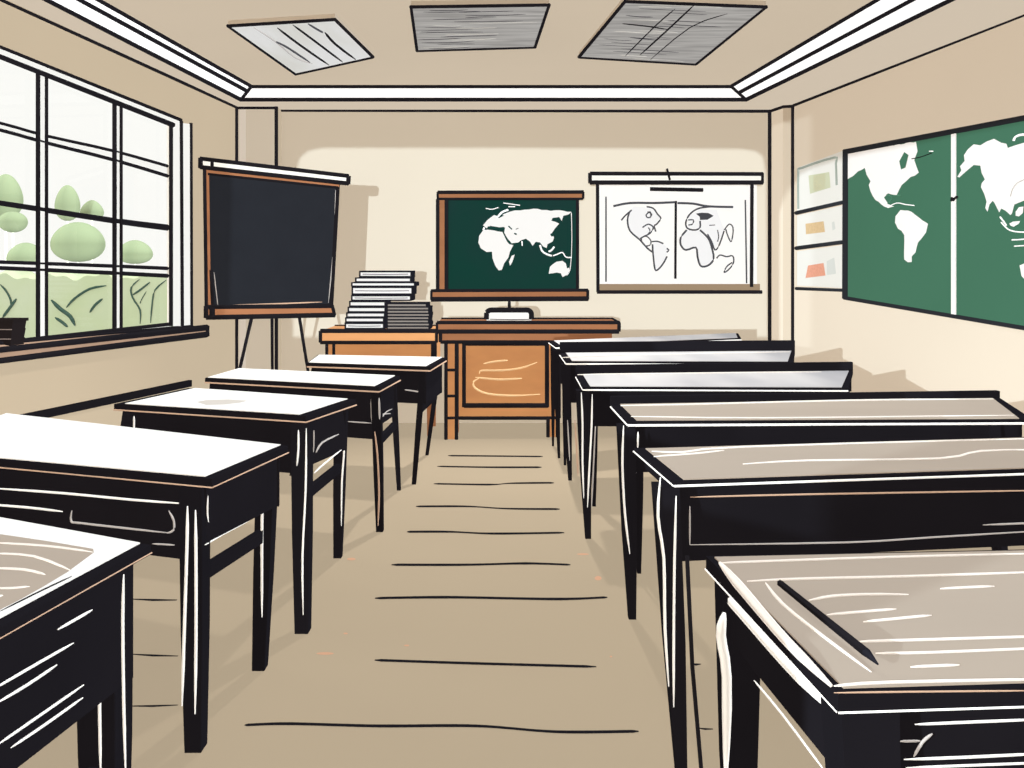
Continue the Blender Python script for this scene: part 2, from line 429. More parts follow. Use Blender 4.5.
def tree(x, y, rx_, ry_, d, label, egg=.0):
    c = at(x, y, d); k = d/FP
    t = thing('small_tree', label, 'tree', (c.x, d, 0), 'round-crowned trees outside the window')
    mb = MB(); mb.ball(c, (rx_*k, rx_*k*.7, ry_*k), M['leaf'], 24, 16, egg); mb.build('crown', t)
    mb = MB(); mb.tube([(c.x, d, -.05), (c.x, d, c.z-ry_*k*.6)], [.02, .012], M['bark'], 8); mb.build('trunk', t)
tree(78, 242, 26, 20, 11, 'broad round pale green tree in the middle window column', .12)
tree(67.5, 203, 12, 18, 12.4, 'tall egg-shaped pale tree behind the broad round tree', .2)
tree(92, 210, 11, 10, 12.8, 'small pale tree crown right of the tall egg-shaped one', .3)
tree(6, 196, 16, 22, 12.4, 'tall pale tree, highest crown in the left window column', .2)
tree(13, 222, 14, 10.5, 11.6, 'flat oval pale tree crown beneath the highest one at left', 0)
tree(26, 256, 18, 13.5, 11, 'low pale tree resting just over the hedge at left', .2)
tree(135, 252, 17, 12, 11, 'low leaf-shaped pale tree in the right window column', .2)

# ------------------------------------------------------------------ ceiling fittings
def ceil_thing(px, label, m, marks):
    z = ZC-.035
    ring = [onz(x, y, z) for x, y in px]
    c = sum(ring, V())/4
    t = thing('ceiling_light', label, 'ceiling light', (c.x, c.y, ZC), 'ceiling light panels')
    mb = MB(); mb.ext([p+V((0, 0, .003)) for p in ring], (0, 0, .032), M['pilaster_shade'])
    for i in range(4): mb.pen([ring[i], ring[(i+1) % 4]], 2.8)
    for p in ring: mb.ball(p, (.011,)*3, M['ink'], 8, 6)
    mb.build('frame', t)
    mb = MB(); mb.face(ring, M[m])
    for pts, w, mm in marks: mb.pen([onz(x, y, z-.003) for x, y in pts], w, mm, taper=True)
    mb.build('diffuser', t)
    return t
def ca(x, y): return (200+x/4, y/4)
ceil_thing([(228, 26), (335, 19.5), (373, 57), (295.5, 74)], 'white ceiling light panel with slanting dark strokes, left of three', 'lampwhite',
  [([ca(215, 110), ca(300, 165), ca(380, 230), ca(450, 255)], 1.6, 'chalk_dim'), ([ca(300, 165), ca(350, 190), ca(440, 250)], 2.4, 'sketch'), ([ca(310, 112), ca(400, 180), ca(515, 260)], 2.2, 'ink'),
   ([ca(372, 100), ca(460, 165), ca(570, 248)], 2.0, 'ink'), ([ca(432, 95), ca(470, 118), ca(492, 130)], 2.4, 'sketch'), ([ca(500, 130), ca(540, 175), ca(622, 238)], 2.2, 'ink')])
random.seed(3)
def brush(px, n, m1='sketch'):
    out = []
    tl, tr, br, bl = px
    for i in range(n):
        v = (i+.5)/n+random.uniform(-.02, .02); a = random.uniform(.02, .45); b = min(.98, a+random.uniform(.2, .55))
        L = (tl[0]+(bl[0]-tl[0])*v, tl[1]+(bl[1]-tl[1])*v); R = (tr[0]+(br[0]-tr[0])*v, tr[1]+(br[1]-tr[1])*v)
        f = lambda u, k: (L[0]+(R[0]-L[0])*u, L[1]+(R[1]-L[1])*u+k)
        out.append(([f(a, 0), f((a+b)/2, random.uniform(-.6, .8)), f(b, random.uniform(-.4, .6))], random.uniform(.4, .8), m1 if random.random() < .7 else 'lampshade'))
    return out
q = [(411, 7), (549, 5), (535, 47), (417, 50.5)]
ceil_thing(q, 'grey brushed ceiling light panel in the middle of three', 'lampgrey', brush(q, 22))
q = [(625, 1.5), (766, 7), (696, 64), (579, 57)]
def cb(x, y): return (640+x/4, y/4)
ceil_thing(q, 'grey ceiling light panel with thin crossed lines, right of three', 'lampgrey', brush(q, 20) +
  [([cb(225, 12), cb(110, 120), cb(0, 220)], 1.5, 'ink'), ([cb(140, 36), cb(60, 105), cb(-60, 225)], 1.1, 'ink'), ([cb(350, 55), cb(200, 110), cb(40, 240)], .9, 'ink'), ([cb(-70, 95), cb(30, 105), cb(110, 118)], 1.2, 'ink'), ([cb(-40, 150), cb(60, 160)], 1, 'sketch')])

# ------------------------------------------------------------------ helpers for flat map pieces
RJ = random.Random(11)
def plate(mb, pts, m):
    if m == 'mapwhite':                                      # brushed, slightly ragged coastline
        out = []; n = len(pts)
        for i in range(n):
            a, b, c, d = pts[i-1], pts[i], pts[(i+1) % n], pts[(i+2) % n]
            k = max(1, int((c-b).length/.035))
            for j in range(k):
                t = j/k
                p = .5*((2*b)+(c-a)*t+(2*a-5*b+4*c-d)*t*t+(3*b-a-3*c+d)*t**3)
                p = p.lerp(b.lerp(c, t), .5)
                e = (c-b).normalized()
                out.append(p+(V((0, 0, 1))*RJ.uniform(-.006, .006) + e*RJ.uniform(-.004, .004) if j else V((0, 0, 0))))
        pts = out
    mb.poly(pts, M[m])

# ------------------------------------------------------------------ green board on the back wall
gb = thing('map_chalkboard', 'small dark green chalkboard with white map of the old world on back wall', 'chalkboard', tuple(wb(510, 295)))
def B(x, y, off=.05): return wb(430+x/6.0, 180+y/6.0, off)
mb = MB(); mb.ext([B(95, 115, .03), B(890, 115, .03), B(890, 660, .03), B(95, 660, .03)], (0, .028, 0), M['darkgreen'])
mb.pen([B(885, 115, .034), B(885, 660, .034)], 2.6)
mb.build('board_panel', gb)
mb = MB()
f_ = lambda pts: [B(x, y, .036) for x, y in pts]
eur = [(318, 272), (345, 240), (385, 210), (420, 222), (440, 205), (480, 190), (540, 182), (620, 172), (700, 180), (848, 190), (835, 205), (800, 215), (790, 245), (775, 222), (735, 228), (728, 245), (750, 250), (775, 262), (750, 290), (730, 320), (745, 345), (735, 370), (705, 385), (700, 408), (680, 400), (660, 375), (635, 370), (615, 395), (600, 370), (575, 352), (545, 362), (530, 375), (490, 380), (465, 350), (445, 315), (450, 285), (420, 285), (360, 275), (340, 290)]
afr = [(320, 300), (345, 298), (380, 302), (435, 312), (450, 345), (475, 385), (500, 390), (480, 430), (470, 465), (445, 500), (430, 540), (412, 542), (395, 520), (375, 470), (372, 430), (340, 432), (305, 410), (290, 375), (295, 335)]
aus = [(712, 562), (720, 520), (760, 490), (795, 485), (815, 500), (822, 530), (835, 525), (838, 545), (820, 570), (795, 582), (785, 560), (760, 555), (735, 560)]
plate(mb, f_(eur), 'mapwhite'); plate(mb, f_(afr), 'mapwhite'); plate(mb, f_(aus), 'mapwhite')
plate(mb, f_([(508, 448), (495, 490), (480, 515), (474, 490), (490, 455)]), 'mapwhite')
for pts, w in [([(660, 390), (672, 425), (700, 445), (730, 455)], 1.8), ([(745, 400), (730, 420), (712, 430)], 1.8), ([(738, 455), (765, 445), (795, 435), (815, 462), (850, 465)], 1.2),
               ([(402, 228), (430, 195), (470, 178)], 2.0), ([(335, 170), (370, 176), (410, 165)], .9), ([(440, 138), (490, 145), (540, 152)], .9), ([(470, 160), (510, 160)], 1),
               ([(848, 195), (851, 320), (849, 430), (840, 540), (820, 572)], .6), ([(552, 368), (553, 395)], 1.2), ([(320, 300), (325, 285)], 2)]:
    mb.pen([B(x, y, .036) for x, y in pts], w, 'mapwhite')
for pts, w in [([(345, 284), (400, 292), (445, 288)], 2.4), ([(470, 276), (492, 296)], 1.2), ([(505, 320), (520, 326)], 1.4), ([(515, 295), (530, 290)], .8), ([(725, 322), (735, 338)], 2), ([(440, 315), (460, 350), (485, 382)], 1.4), ([(410, 226), (440, 212)], 1.2)]:
    mb.pen([B(x, y, .0385) for x, y in pts], w, 'darkgreen')
mb.build('world_map', gb)
mb = MB(); mb.ext([B(48, 72, .06), B(920, 72, .06), B(918, 115, .06), B(48, 115, .06)], (0, .056, 0), M['wood'])
for a, b, w in [((46, 74), (922, 72), 3), ((46, 113), (918, 113), 2), ((920, 72), (918, 113), 2), ((46, 72), (46, 115), 2)]: mb.pen([B(*a, .062), B(*b, .062)], w)
mb.build('top_rail', gb)
mb = MB(); mb.ext([B(48, 115, .05), B(100, 115, .05), B(100, 662, .05), B(48, 662, .05)], (0, .046, 0), M['wood'])
mb.pen([B(46, 115, .052), B(46, 662, .052)], 3); mb.pen([B(98, 115, .052), B(98, 662, .052)], 3)
mb.build('side_rail', gb)
mb = MB(); mb.ext([B(8, 664, .09), B(948, 660, .09), B(948, 718, .09), B(8, 720, .09)], (0, .086, 0), M['wood'])
for a, b, w in [((6, 664), (948, 661), 2.6), ((6, 716), (950, 712), 4), ((8, 664), (8, 718), 2), ((946, 660), (946, 716), 2.4)]: mb.pen([B(*a, .092), B(*b, .092)], w)
mb.build('chalk_tray', gb)

# ------------------------------------------------------------------ pull-down screen
ps = thing('projection_screen', 'white pull-down screen with sketched two-part world map on back wall', 'screen', tuple(wb(678, 290)))
def Q(x, y, off=.05): return wb(600+x/6.0, 190+y/6.0, off)
mb = MB(); mb.ext([wb(597, 183, .05), wb(757, 183, .05), wb(757, 284, .05), wb(597, 284, .05)], (0, .012, 0), M['paper'])
mb.pen([wb(597.5, 184, .054), wb(598, 292, .054)], 2.8); mb.pen([wb(752, 184, .054), wb(751.5, 287, .054)], 3)
mb.build('sheet', ps)
mb = MB()
g_ = lambda pts: [Q(x, y, .052) for x, y in pts]
for pts in ([(178, 130), (200, 100), (320, 105), (362, 165), (325, 215), (300, 260), (245, 295), (180, 245), (166, 185)], [(315, 318), (345, 312), (390, 330), (410, 362), (380, 440), (345, 475), (330, 475), (318, 380)],
            [(520, 240), (485, 285), (485, 330), (515, 360), (575, 345), (585, 400), (600, 450), (625, 460), (660, 445), (682, 410), (672, 350), (650, 290), (600, 240)], [(535, 150), (600, 115), (700, 120), (745, 240), (692, 358), (645, 265), (600, 235), (525, 230)]):
    plate(mb, g_(pts), 'mapgrey')
plate(mb, [Q(x, y, .054) for x, y in [(575, 142), (610, 136), (650, 138), (682, 155), (645, 178), (600, 180), (598, 160)]], 'sketch')
for pts, w in [([(80, 97), (180, 78), (330, 78), (450, 73)], 1.7), ([(465, 78), (560, 82), (650, 98), (798, 102)], 1.7), ([(36, 40), (36, 550)], 1.2), ([(872, 60), (880, 560)], 1.2),
  ([(190, 120), (150, 155), (128, 182)], 1.2), ([(178, 130), (165, 180), (180, 245), (240, 300), (285, 350), (315, 372)], 1.3), ([(280, 100), (320, 110), (345, 145), (365, 170), (340, 205), (325, 215), (335, 250)], 1.2),
  ([(275, 150), (300, 130), (305, 160), (285, 165), (275, 150)], 1.0), ([(285, 130), (310, 145), (300, 165)], 1.0), ([(255, 225), (290, 205), (320, 225), (300, 260), (270, 275), (240, 292)], 1.1), ([(290, 225), (300, 245), (285, 270)], .9),
  ([(250, 285), (280, 278), (305, 305), (300, 330), (272, 335), (250, 310), (250, 285)], 1.0), ([(315, 325), (318, 380), (330, 475), (350, 475), (380, 440), (402, 398)], 1.3), ([(310, 310), (345, 308), (380, 322)], 1.1), ([(400, 350), (413, 362), (400, 373)], 1.2),
  ([(520, 240), (485, 285), (485, 330), (515, 360), (575, 345), (585, 400), (600, 450), (625, 460), (660, 445), (682, 410), (672, 350), (650, 290), (600, 240)], 1.5),
  ([(690, 100), (640, 102), (580, 115), (535, 150), (515, 195), (525, 230), (570, 240), (600, 225), (600, 185)], 1.3), ([(530, 180), (560, 180), (555, 205), (530, 210)], 1.0),
  ([(645, 265), (670, 310), (690, 360), (715, 330), (745, 245)], 1.2), ([(705, 240), (712, 280), (705, 310)], .8), ([(655, 212), (690, 210)], .7),
  ([(745, 240), (775, 205), (798, 225), (795, 280), (785, 310), (765, 270), (755, 235)], 1.0), ([(700, 410), (720, 390), (760, 400), (795, 395), (802, 430), (780, 470), (745, 495), (760, 460), (792, 435)], 1.1)]:
    mb.pen([Q(x, y, .053) for x, y in pts], w*1.3, 'sketch')
mb.pen([Q(455, 66, .054), Q(452, 532, .054)], 2, 'ink')
mb.pen([wb(650, 189, .054), wb(676, 189.5, .054), wb(703, 190, .054)], 3.2, 'ink')
mb.build('map_drawing', ps)
mb = MB(); mb.ext([wb(598, 284, .056), wb(760, 284, .056), wb(760, 291, .056), wb(598, 291, .056)], (0, .03, 0), M['taupe'])
mb.pen([wb(597, 292, .06), wb(762, 292, .06)], 3)
mb.build('bottom_bar', ps)
mb = MB()
ringr = [wb(591, 174, .09), wb(762, 174, .09), wb(762, 182, .09), wb(591, 182, .09)]
mb.ext(ringr, (0, .085, 0), M['framewhite'])
for a, b, w in [((590, 173.5), (763, 174), 3.2), ((590, 182.5), (763, 182.5), 3.6), ((590, 173), (590, 183), 3.2), ((762.5, 173), (762.5, 183), 2.4)]: mb.pen([wb(*a, .093), wb(*b, .093)], w)
mb.build('roller_case', ps)
mb = MB(); mb.pen([wb(667, 168.5, .1), wb(668.5, 175, .1), wb(670, 180, .1)], 1.8); mb.build('hook', ps)

# ------------------------------------------------------------------ double green board on the right wall
bb = thing('world_map_board', 'large bright green wall board with white map, split by white strip', 'board', tuple(wr(930, 310)))
def R1(x, y, off=.03): return wr(768+x/4.0, 110+y/4.0, off)
def R2(x, y, off=.03): return wr(890+x/7.642, 110+y/7.64, off)
def R3(x, y, off=.03): return wr(890+x/7.642, 200+y/7.64, off)
bTL, bTR, bBR, bBL = (845, 152), (1090, 105), (1090, 339), (843, 298)
def top_y(x): return 152+(x-845)*(118-152)/(1024-845)
def bot_y(x): return 298+(x-843)*(328-298)/(1024-843)
for name, x0, x1 in (('left_panel', 846, 951.5), ('right_panel', 954.5, 1090)):
    mb = MB(); mb.ext([wr(x0, top_y(x0), .025), wr(x1, top_y(x1), .025), wr(x1, bot_y(x1), .025), wr(x0, bot_y(x0), .025)], -RWn*.022, M['green'])
    if name == 'left_panel':
        na = [(314, 168), (440, 150), (592, 127), (598, 165), (585, 200), (603, 250), (570, 268), (535, 300), (515, 340), (480, 333), (464, 350), (480, 375), (505, 386), (480, 392), (430, 360), (410, 325), (403, 300), (410, 285), (395, 260), (387, 232), (360, 245), (318, 277)]
        plate(mb, [R1(x, y, .028) for x, y in na], 'mapwhite')
        plate(mb, [R1(x, y, .031) for x, y in [(545, 168), (562, 180), (550, 230), (532, 238), (525, 205)]], 'green')
        for pts in ([(500, 345), (530, 342)], [(475, 340), (495, 350), (480, 375)]): mb.pen([R1(x, y, .031) for x, y in pts], 1.6, 'green')
        mb.pen([R1(x, y, .029) for x, y in [(480, 388), (515, 372), (550, 378), (585, 382)]], 1, 'mapwhite')
        mb.pen([R1(x, y, .029) for x, y in [(575, 195), (610, 188), (655, 172)]], .8, 'ink')
        mb.pen([R1(x, y, .029) for x, y in [(645, 165), (660, 165)]], 1, 'mapwhite')
        sa = [(508, 450), (510, 425), (530, 400), (560, 402), (590, 420), (640, 455), (632, 490), (600, 530), (590, 570), (575, 585), (575, 608), (545, 598), (545, 500), (520, 475)]
        plate(mb, [R1(x, y, .028) for x, y in sa], 'mapwhite')
    else:
        c1 = [(515, 510), (545, 460), (535, 430), (570, 390), (565, 345), (595, 300), (640, 262), (690, 270), (740, 240), (795, 220), (850, 250), (890, 258), (900, 290), (950, 272), (1024, 250), (1250, 215), (1450, 260), (1480, 420), (1380, 560), (1200, 640), (1024, 692), (950, 722), (932, 790)]
        c3 = [(920, 115), (850, 65), (835, 95), (800, 25), (785, 5), (760, 35), (745, 90), (728, 60)]
        c1b = [(738, 700), (720, 640), (695, 590), (700, 560), (725, 530), (700, 480), (690, 425), (640, 420), (580, 470), (530, 515)]
        plate(mb, [R2(x, y, .028) for x, y in c1]+[R3(x, y, .028) for x, y in c3]+[R2(x, y, .028) for x, y in c1b], 'mapwhite')
        plate(mb, [R3(x, y, .028) for x, y in [(960, 90), (985, 55), (1020, 50), (1015, 100), (985, 125), (960, 120)]], 'mapwhite')
        plate(mb, [R3(x, y, .028) for x, y in [(912, 180), (940, 165), (995, 160), (985, 180), (945, 205), (920, 195)]], 'mapwhite')
        plate(mb, [R3(x, y, .028) for x, y in [(990, 500), (1040, 480), (1180, 500), (1200, 600), (1060, 640), (1005, 580)]], 'mapwhite')
        for pts, w in [([(850, 170), (900, 222), (960, 242), (1040, 246)], 1.4), ([(842, 130), (865, 160), (890, 195)], 1.6), ([(932, 305), (980, 303), (1050, 297)], 1.4), ([(950, 353), (1000, 350), (1050, 347)], 1.2)]:
            mb.pen([R3(x, y, .028) for x, y in pts], w, 'mapwhite')
        mb.pen([R2(x, y, .03) for x, y in [(920, 660), (935, 610), (970, 560), (1030, 530)]], 1.0, 'chalk_dim')
        mb.pen([R2(x, y, .028) for x, y in [(945, 235), (960, 205), (1000, 190), (1040, 188)]], 2.4, 'mapwhite')
    mb.build('board_panel', bb)
mb = MB(); mb.ext([wr(951, top_y(951), .034), wr(955, top_y(955), .034), wr(955, bot_y(955), .034), wr(951, bot_y(951), .034)], -RWn*.03, M['mapwhite'])
mb.build('divider_strip', bb)
mb = MB(); mb.pen([R2(468, 690, .04), R2(490, 678, .04), R2(512, 662, .04)], 2.2); mb.pen([R2(470, 672, .04), R2(488, 690, .04)], 2.2); mb.build('clip', bb)
mb = MB()
def rbar(a, b, c, d): mb.ext([wr(*p, .04) for p in (a, b, c, d)], -RWn*.038, M['posterdark'])
rbar((843, 149.5), (1092, 102.2), (1092, 107.5), (843, 154.5)); rbar((843, 296), (1092, 337.6), (1092, 342), (843, 299.5)); rbar((842.5, 150), (846.5, 149.5), (846, 299), (842, 298.6))
rbar((1088, 104), (1092, 103), (1092, 341), (1088, 340))
mb.build('frame', bb)

# ------------------------------------------------------------------ three posters beside it
def poster(label, quad, bar, pics, extra=None):
    cpt = wr(818, quad[3][1])
    t = thing('wall_poster', label, 'poster', tuple(cpt), 'posters on the right wall')
    mb = MB(); mb.ext([wr(*p, .012) for p in quad], -RWn*.010, M['poster'])
    for pts, m in pics: plate(mb, [wr(768+x/4, 110+y/4, .0145) for x, y in pts], m)
    if extra: extra(mb)
    mb.build('sheet', t)
    mb = MB(); mb.pen([wr(bar[0], bar[1], .016), wr(bar[2], bar[3], .016)], bar[4], 'posterdark'); mb.build('hanging_bar', t)
def ex1(mb):
    mb.pen([wr(768+x/4, 110+y/4, .015) for x, y in [(122, 395), (122, 250), (135, 232), (265, 190), (272, 215), (275, 300)]], 2.4, 'postergreen')
poster('pale poster with faint yellow-green square, topmost of three', [(797, 168), (842, 151), (842, 200.5), (797, 211)], (796, 213, 842, 202.5, 4),
       [([(162, 262), (245, 248), (250, 310), (168, 335)], 'p_green'), ([(182, 262), (230, 254), (230, 315), (182, 325)], 'p_yellow')], ex1)
poster('pale poster with tan rectangle, middle one of three', [(797, 215.5), (842, 205.5), (842, 240.5), (797, 246.5)], (796, 248.2, 842, 242.2, 4),
       [([(150, 455), (222, 445), (228, 488), (152, 497)], 'p_tan'), ([(255, 450), (265, 445), (270, 475), (258, 482)], 'p_grey')])
poster('pale poster with coral-red patch, lowest of three', [(797, 251.5), (842, 245), (842, 288), (797, 285.5)], (796, 288.5, 842, 290.2, 3.2),
       [([(160, 622), (222, 612), (230, 662), (150, 672)], 'p_red'), ([(235, 605), (265, 590), (272, 655), (235, 660)], 'p_grey')])

# ------------------------------------------------------------------ easel with chalkboard
ez = thing('easel_chalkboard', 'large black chalkboard on a tripod easel beside the window', 'chalkboard', (-1.9, 6.3, 0))
e_a = at(205, 240, 6.0); e_b = at(340, 240, 6.55)
e_t = (e_b-e_a); e_t.z = 0; e_t.normalize(); EN = V((e_t.y, -e_t.x, 0))
if EN.y > 0: EN = -EN
def EB(x, y, off=0): return onp(x, y, e_a+EN*off, EN)
mb = MB(); mb.ext([EB(206, 168), EB(339, 184), EB(331, 312), EB(207, 316)], -EN*.03, M['slate'])
mb.pen([EB(214, 272, .004), EB(216, 290, .004), EB(218, 306, .004)], 1, 'chalk_dim', taper=True)
mb.pen([EB(335.5, 190, .004), EB(334, 240, .004), EB(328.5, 303, .004)], 1, 'chalk_dim', taper=True)
mb.pen([EB(222, 305.5, .004), EB(270, 304, .004), EB(322, 302, .004)], 1.4, 'edgewood', taper=True)
mb.build('board', ez)
mb = MB(); mb.ext([EB(205, 168, .012), EB(209, 168, .012), EB(211, 314, .012), EB(207, 318, .012)], -EN*.04, M['wood'])
mb.pen([EB(204.5, 168, .014), EB(206.5, 318, .014)], 3); mb.pen([EB(211, 270, .014), EB(213, 316, .014)], 3)
mb.build('side_rail', ez)
mb = MB(); mb.ext([EB(336.5, 184, .01), EB(340, 184, .01), EB(333, 312, .01), EB(329.5, 312, .01)], -EN*.04, M['ink'])
mb.build('side_rail', ez)
mb = MB(); mb.ext([EB(206, 168.5, .014), EB(340, 183, .014), EB(339, 187, .014), EB(208, 173.5, .014)], -EN*.04, M['wood'])
mb.pen([EB(208, 174, .016), EB(338, 187.5, .016)], 2)
mb.build('top_rail', ez)
mb = MB(); mb.ext([EB(206, 307, .06), EB(333, 305, .06), EB(335, 314, .06), EB(206, 317, .06)], -EN*.06, M['wood'])
for a, b, w in [((208, 307), (332, 306), 3.6), ((206, 317.5), (335, 315), 4), ((332, 305), (334.5, 315), 3), ((206, 306), (206, 318), 4), ((212, 307), (212, 317), 5)]: mb.pen([EB(*a, .062), EB(*b, .062)], w)
mb.build('chalk_tray', ez)
mb = MB()
mb.ext([EB(201, 158.5, .05), EB(348, 176.5, .05), EB(348, 182.5, .05), EB(201, 166, .05)], -EN*.08, M['framewhite'])
for a, b, w in [((200, 158.5), (348.5, 176), 3.4), ((200, 167), (348.5, 183.5), 3.6), ((200.5, 158), (200.5, 168), 4), ((348.5, 176), (348, 184), 4), ((212, 160), (212, 168), 3)]: mb.pen([EB(*a, .053), EB(*b, .053)], w)
mb.build('roller_case', ez)
for topx, foot in (((252, 316), V((-2.17, 5.92, 0))), ((272, 316), V((-2.04, 6.82, 0))), ((299, 315), V((-1.52, 6.34, 0)))):
    tp = EB(*topx, -.045); tp = tp+V((0, 0, .25)) if False else tp
    # carry the line of the leg on up behind the board
    mb = MB(); up_ = tp+(tp-foot).normalized()*.25
    up_.y = max(up_.y, tp.y)
    mb.tube([foot, tp], [.011, .013], M['ink'], 8); mb.build('leg', ez)

# ------------------------------------------------------------------ teacher's desk
FD = 6.63
td = thing('teacher_desk', 'brown wooden teacher desk with scribbled front panel below the green chalkboard', 'desk', (0, 6.9, 0))
def TD(x, y, off=0): return at(x, y, FD-off)
zt = at(0, 322.5, 6.58).z; zb = at(0, 331.5, 6.58).z
xl, xr_ = at(437, 0, 6.58).x, at(619, 0, 6.58).x
mb = MB(); mb.box(xl, xr_, 6.58, 6.98, zb, zt, M['wood'])
for p, q, w in [((xl, 6.577, zt), (xr_, 6.577, zt), 3), ((xl, 6.577, zb), (xr_, 6.577, zb), 3.6), ((xr_, 6.577, zb), (xr_, 6.577, zt), 3), ((xl, 6.577, zb), (xl, 6.577, zt), 2), ((xr_, 6.577, zt), (xr_, 6.98, zt), 2.4), ((xl, 6.98, zt), (xr_, 6.98, zt), 2.6)]: mb.pen([p, q], w)
mb.build('desk_top', td)
def tbox(mb, x0, x1, y0, y1, dep, m='wood2', off=0, lines='', w=2.6):
    a, b, c, d = TD(x0, y0, off), TD(x1, y0, off), TD(x1, y1, off), TD(x0, y1, off)
    mb.ext([a, b, c, d], (0, dep, 0), M[m])
    e = V((0, -.004, 0))
    for ch, p, q in (('t', a, b), ('r', b, c), ('b', c, d), ('l', d, a)):
        if ch in lines: mb.pen([p+e, q+e], w)
mb = MB(); tbox(mb, 440.5, 612, 331.5, 342, .3, 'wood', .02, 'bl', 3); mb.build('apron', td)
mb = MB(); tbox(mb, 457, 559, 342, 418, .03, 'wood2', 0, 'blr', 3)
mb.pen([TD(464, 342, .006), TD(464, 407, .006)], 3.2); mb.pen([TD(464, 405.5, .006), TD(548, 405.5, .006)], 4); mb.pen([TD(547, 342, .006), TD(547, 407, .006)], 3.6); mb.pen([TD(464, 344, .006), TD(548, 344, .006)], 3)
def sc(x, y): return TD(420+x/4.267, 300+y/4.267, .005)
for pts, w in [([(270, 272), (320, 262), (375, 257)], 1.8), ([(255, 315), (262, 301), (350, 300), (430, 290), (500, 266)], 1.8), ([(236, 330), (340, 339), (435, 334)], 2), ([(250, 335), (228, 350), (236, 376), (290, 400), (400, 408), (512, 402)], 1.9)]:
    mb.pen([sc(*p) for p in pts], w, 'woodmark', taper=True)
mb.build('front_panel', td)
for (x0, x1, yb) in ((446, 456.5, 439.5), (548, 557.5, 437)):
    mb = MB(); tbox(mb, x0, x1, 342 if x0 < 500 else 418, yb, .06, 'wood2', .015, 'lr', 3)
    if x0 < 500:
        for y in (370, 396, 418): mb.pen([TD(x0, y, .02), TD(x1, y, .02)], 2.4)
    mb.build('leg', td)
for x0, x1 in ((446, 456.5), (548, 557.5)):
    a = TD(x0, 400); b = TD(x1, 400)
    mb = MB(); mb.box(a.x, b.x, 6.88, 6.94, 0, .88, M['wood']); mb.build('leg', td)
mb = MB(); a = TD(447, 342); mb.box(a.x, a.x+.03, FD+.06, 6.9, TD(0, 418).z, TD(0, 342).z, M['wood']); mb.build('side_panel', td)
mb = MB(); a = TD(558, 342); mb.box(a.x-.03, a.x, FD+.06, 6.9, TD(0, 418).z, TD(0, 342).z, M['wood']); mb.build('side_panel', td)

# side table left of it
sd = 6.70; zs = .89
st = thing('side_table', 'brown wooden side table carrying the book stacks, left of teacher desk', 'table', (at(380, 0, sd).x, 6.95, 0))
def ST(x, y, off=0): return at(x, y, sd-off)
xl2, xr2 = ST(320.5, 0).x, ST(436.5, 0).x
mb = MB(); z2 = ST(0, 342.5).z
mb.box(xl2, xr2, sd, 7.24, z2, zs, M['wood2'])
for p, q, w in [((xl2, sd-.003, zs), (xr2, sd-.003, zs), 3.6), ((xl2, sd-.003, z2), (xr2, sd-.003, z2), 3), ((xl2, sd-.003, z2), (xl2, sd-.003, zs), 3), ((xr2, sd-.003, z2), (xr2, sd-.003, zs), 2.6), ((xl2, 7.24, zs), (xr2, 7.24, zs), 2)]: mb.pen([p, q], w)
mb.build('table_top', st)
mb = MB(); z3 = ST(0, 366).z
mb.box(ST(326, 0).x, ST(435, 0).x, sd+.03, 7.2, z3, z2, M['wood2'])
e = .028
for x in (333, 433): mb.pen([(ST(x, 0).x, sd+e, z3), (ST(x, 0).x, sd+e, z2)], 2.6 if x < 400 else 4)
mb.pen([(ST(326, 0).x, sd+e, z3), (ST(326, 0).x, sd+e, z2)], 2.6); mb.pen([(ST(435, 0).x, sd+e, z3), (ST(435, 0).x, sd+e, z2)], 2.6); mb.pen([(ST(326, 0).x, sd+e, z3), (ST(435, 0).x, sd+e, z3)], 2.4)
mb.build('drawer_box', st)
for x in (329, 428.5):
    for y in (sd+.06, 7.16):
        mb = MB(); X = ST(x, 0).x; mb.leg((X, y, z3), (X, y, 0), .04, .032, M['wood']); mb.build('leg', st)

# ------------------------------------------------------------------ books
bd = 6.76
def book(name, x0, x1, y0, y1, label, cat, group, pm, skew=0, dep=.32, bevel=0, ywall=2.0):
    k = bd/FP
    zA, zB = CZ-(y1-HY)*k, CZ-(y0-HY)*k
    X0, X1 = (x0-CX)*k, (x1-CX)*k
    t = thing(name, label, cat, ((X0+X1)/2, bd+dep/2, zA), group)
    th = min(.014, (zB-zA)*.24)
    mb = MB()
    mb.box(X0, X1, bd, bd+dep, zA, zA+th, M['bookblack']); mb.box(X0, X1, bd, bd+dep, zB-th, zB, M['bookblack'])
    mb.box(X0, X0+.012, bd, bd+dep, zA+th, zB-th, M['bookblack'])
    mb.box(X1-.01, X1, bd, bd+dep, zA+th, zB-th, M['bookblack'])
    mb.build('cover', t)
    mb = MB(); mb.box(X0+.012, X1-.01, bd+.008, bd+dep-.008, zA+th, zB-th, M[pm])
    if zB-zA > .05: mb.pen([(X0+.03, bd+.007, (zA+zB)/2), ((X0+X1)/2, bd+.006, (zA+zB)/2-.002), (X1-.03, bd+.007, (zA+zB)/2)], .7, 'sketch')
    mb.build('pages', t)
ys = [329.5, 322.5, 317.5, 312.5, 306.8, 301, 295, 286.5, 282.3, 277.5, 270.8]
xs = [(344.5, 384), (345, 384), (346, 385), (347.5, 385.5), (349, 385.5), (351, 411), (351.5, 412.5), (351, 415), (355, 411), (359, 411.5)]
nm = ['bottom', 'second from bottom', 'third from bottom', 'fourth from bottom', 'fifth from bottom', 'sixth from bottom', 'thick fourth from top', 'wide third from top', 'second from top', 'topmost']
for i in range(10):
    x0, x1 = xs[i]
    book('book', x0, x1, ys[i+1], ys[i], 'white-paged black-covered book, %s of the tall stack on side table' % nm[i], 'book', 'books in the tall stack', 'bookwhite', dep=.30 if i < 8 else .26)
